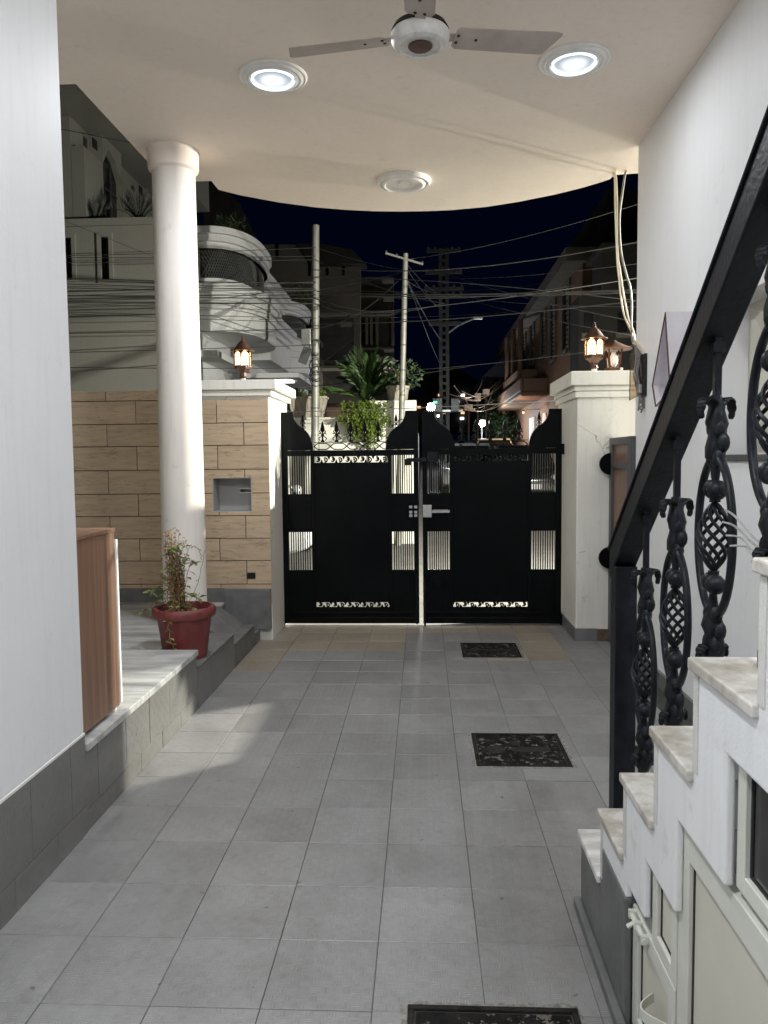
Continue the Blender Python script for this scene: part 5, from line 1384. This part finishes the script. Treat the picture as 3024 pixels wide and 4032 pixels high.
# ================================================================== overhead wires
WG = 'overhead wires across the lane'
ORD = ['topmost', 'second', 'third', 'fourth', 'fifth', 'sixth', 'seventh', 'eighth', 'ninth', 'tenth', 'eleventh', 'twelfth', 'thirteenth', 'fourteenth', 'fifteenth', 'sixteenth', 'seventeenth', 'eighteenth', 'nineteenth', 'twentieth', 'lowest']
def wire(p, q, sag, r, m_=None, label='black overhead wire crossing the lane in front of the white house', name='overhead_wire', group=WG):
    n = 16; pts = [p.lerp(q, i/n)-Vector((0, 0, sag*4*(i/n)*(1-i/n))) for i in range(n+1)]
    tag(MB().tube(pts, r, 5).build(name, m_ or M['wire'], smooth=80), label, 'wire', group)
rg = random.Random(17)
def ext(xa, ya, xb, yb, Ya=11.6, Yb=12.9):
    """extend a wire seen between two pixels to the left of the frame"""
    p, q = at(xa, ya, Ya), at(xb, yb, Yb); return p+(p-q)*.55, q
# (y at x=140, y at x=560, thickness in mm)
for k, (ya, yb, r) in enumerate(((549, 538, 5), (553, 552, 5), (568, 565, 5), (597, 606, 7), (600, 618, 5), (606, 612, 4), (611, 622, 7), (616, 621, 5), (620, 628, 7), (627, 610, 5),
        (636, 640, 8), (639, 640, 6), (645, 634, 5), (650, 654, 6), (653, 656, 7), (655, 668, 4), (672, 682, 5), (675, 690, 5), (719, 713, 6), (760, 748, 6), (792, 797, 6))):
    p, q = ext(140, ya, 560, yb)
    e = at(682, yb+(yb-ya)*.29+rg.uniform(-4, 4), 13.12)
    p2 = p.lerp(e, 0)
    wire(p, e, rg.uniform(.005, .03), r*.001, None, ORD[k]+' black wire from the top crossing in front of the white house' if 0 < k < 20 else ORD[k]+' black wire crossing in front of the white house')
    if k % 2 == 0:
        f2 = at(rg.choice([875, 958, 1240]), rg.uniform(545, 680), 13.3 if k % 4 else 26)
        wire(e, f2, rg.uniform(.02, .2), r*.0008, None, ORD[k]+' black wire carried on past the thick pole over the side street', group='overhead wires beyond the thick pole')
wire(*ext(128, 278, 330, 318, 10.6, 11.2), .0, .006, None, 'single black wire crossing the arched window of the white house', group=None)
wire(*ext(135, 475, 420, 590, 11, 12.5), .0, .004, None, 'thin slack wire sloping down across the slit windows', group=None)
WH = {500: 'second from the top, with a bright splice', 622: 'above the pair at lantern roof height', 627: 'as lower of a close pair', 640: 'just under the close pair', 660: 'level with the hanging cables bend', 690: 'at the lantern tip', 655: 'a little above the diamond box top', 430: 'highest of all', 590: 'where the cables part', 740: 'behind the lit lantern', 790: 'low', 850: 'lowest, behind the pier coping', 560: 'third from the top', 720: 'behind the lantern roof'}
for (xa, ya, Ya, xb, yb, Yb, sg_, r) in ((700, 577, 14, 1384, 500, 8.5, .22, .008), (690, 632, 14, 1384, 622, 8.5, .05, .009), (690, 636, 14, 1384, 627, 8.5, .05, .007), (640, 700, 14, 1384, 640, 9, .1, .007), (690, 600, 15, 1384, 660, 9, -.1, .005),
        (960, 590, 26, 1384, 690, 10, .1, .007), (1000, 640, 26, 1384, 655, 10, .1, .006), (880, 560, 13.3, 1384, 430, 9, .1, .004), (560, 690, 14, 1384, 590, 10, .12, .006), (870, 800, 14, 1384, 740, 9, .05, .005), (600, 842, 13, 1010, 790, 24, .05, .007), (612, 890, 13, 1384, 850, 12, .05, .006), (960, 600, 26, 1384, 560, 9, .1, .005), (960, 630, 26, 1384, 720, 9, .1, .005)):
    wire(at(xa, ya, Ya), at(xb, yb, Yb)+(at(xb, yb, Yb)-at(xa, ya, Ya))*.15, sg_, r, M['wirel'], 'grey wire meeting the right wall edge %s' % WH[round(yb)], group='wires over the side street')
for k in range(9):   # tangle of cables low in the side street
    p = at(rg.uniform(965, 1000), rg.uniform(830, 880), 26); q = at(rg.uniform(1030, 1095), rg.uniform(800, 880), 34)
    wire(p, q, rg.uniform(.2, .7), .012, M['cable_w'], ORD[k]+' pale slack cable in the tangle low in the side street', group='slack cables in the side street')
for k in range(6):
    a = at(870, 560+8*k, 13.2); q = at(950+rg.uniform(-6, 6), 620+rg.uniform(0, 200), 25.9)
    wire(a, q, .1, .005, M['wirel'], ORD[k]+' thin service wire from the leaning pole to the rail pole', group='service wires')

# ================================================================== bring every Empty to the foot of its thing
bpy.context.view_layer.update()
for o in list(COL.objects):
    if o.type == 'EMPTY' and o.parent is None and o.location.length < 1e-6 and o.children:
        pts = [c.matrix_world @ Vector(v) for c in o.children if c.type == 'MESH' for v in c.bound_box]
        if not pts: continue
        lo_ = [min(p[i] for p in pts) for i in range(3)]; hi_ = [max(p[i] for p in pts) for i in range(3)]
        d = Vector(((lo_[0]+hi_[0])/2, (lo_[1]+hi_[1])/2, lo_[2]))
        o.location = d
        for c in o.children: c.location = Vector(c.location)-d
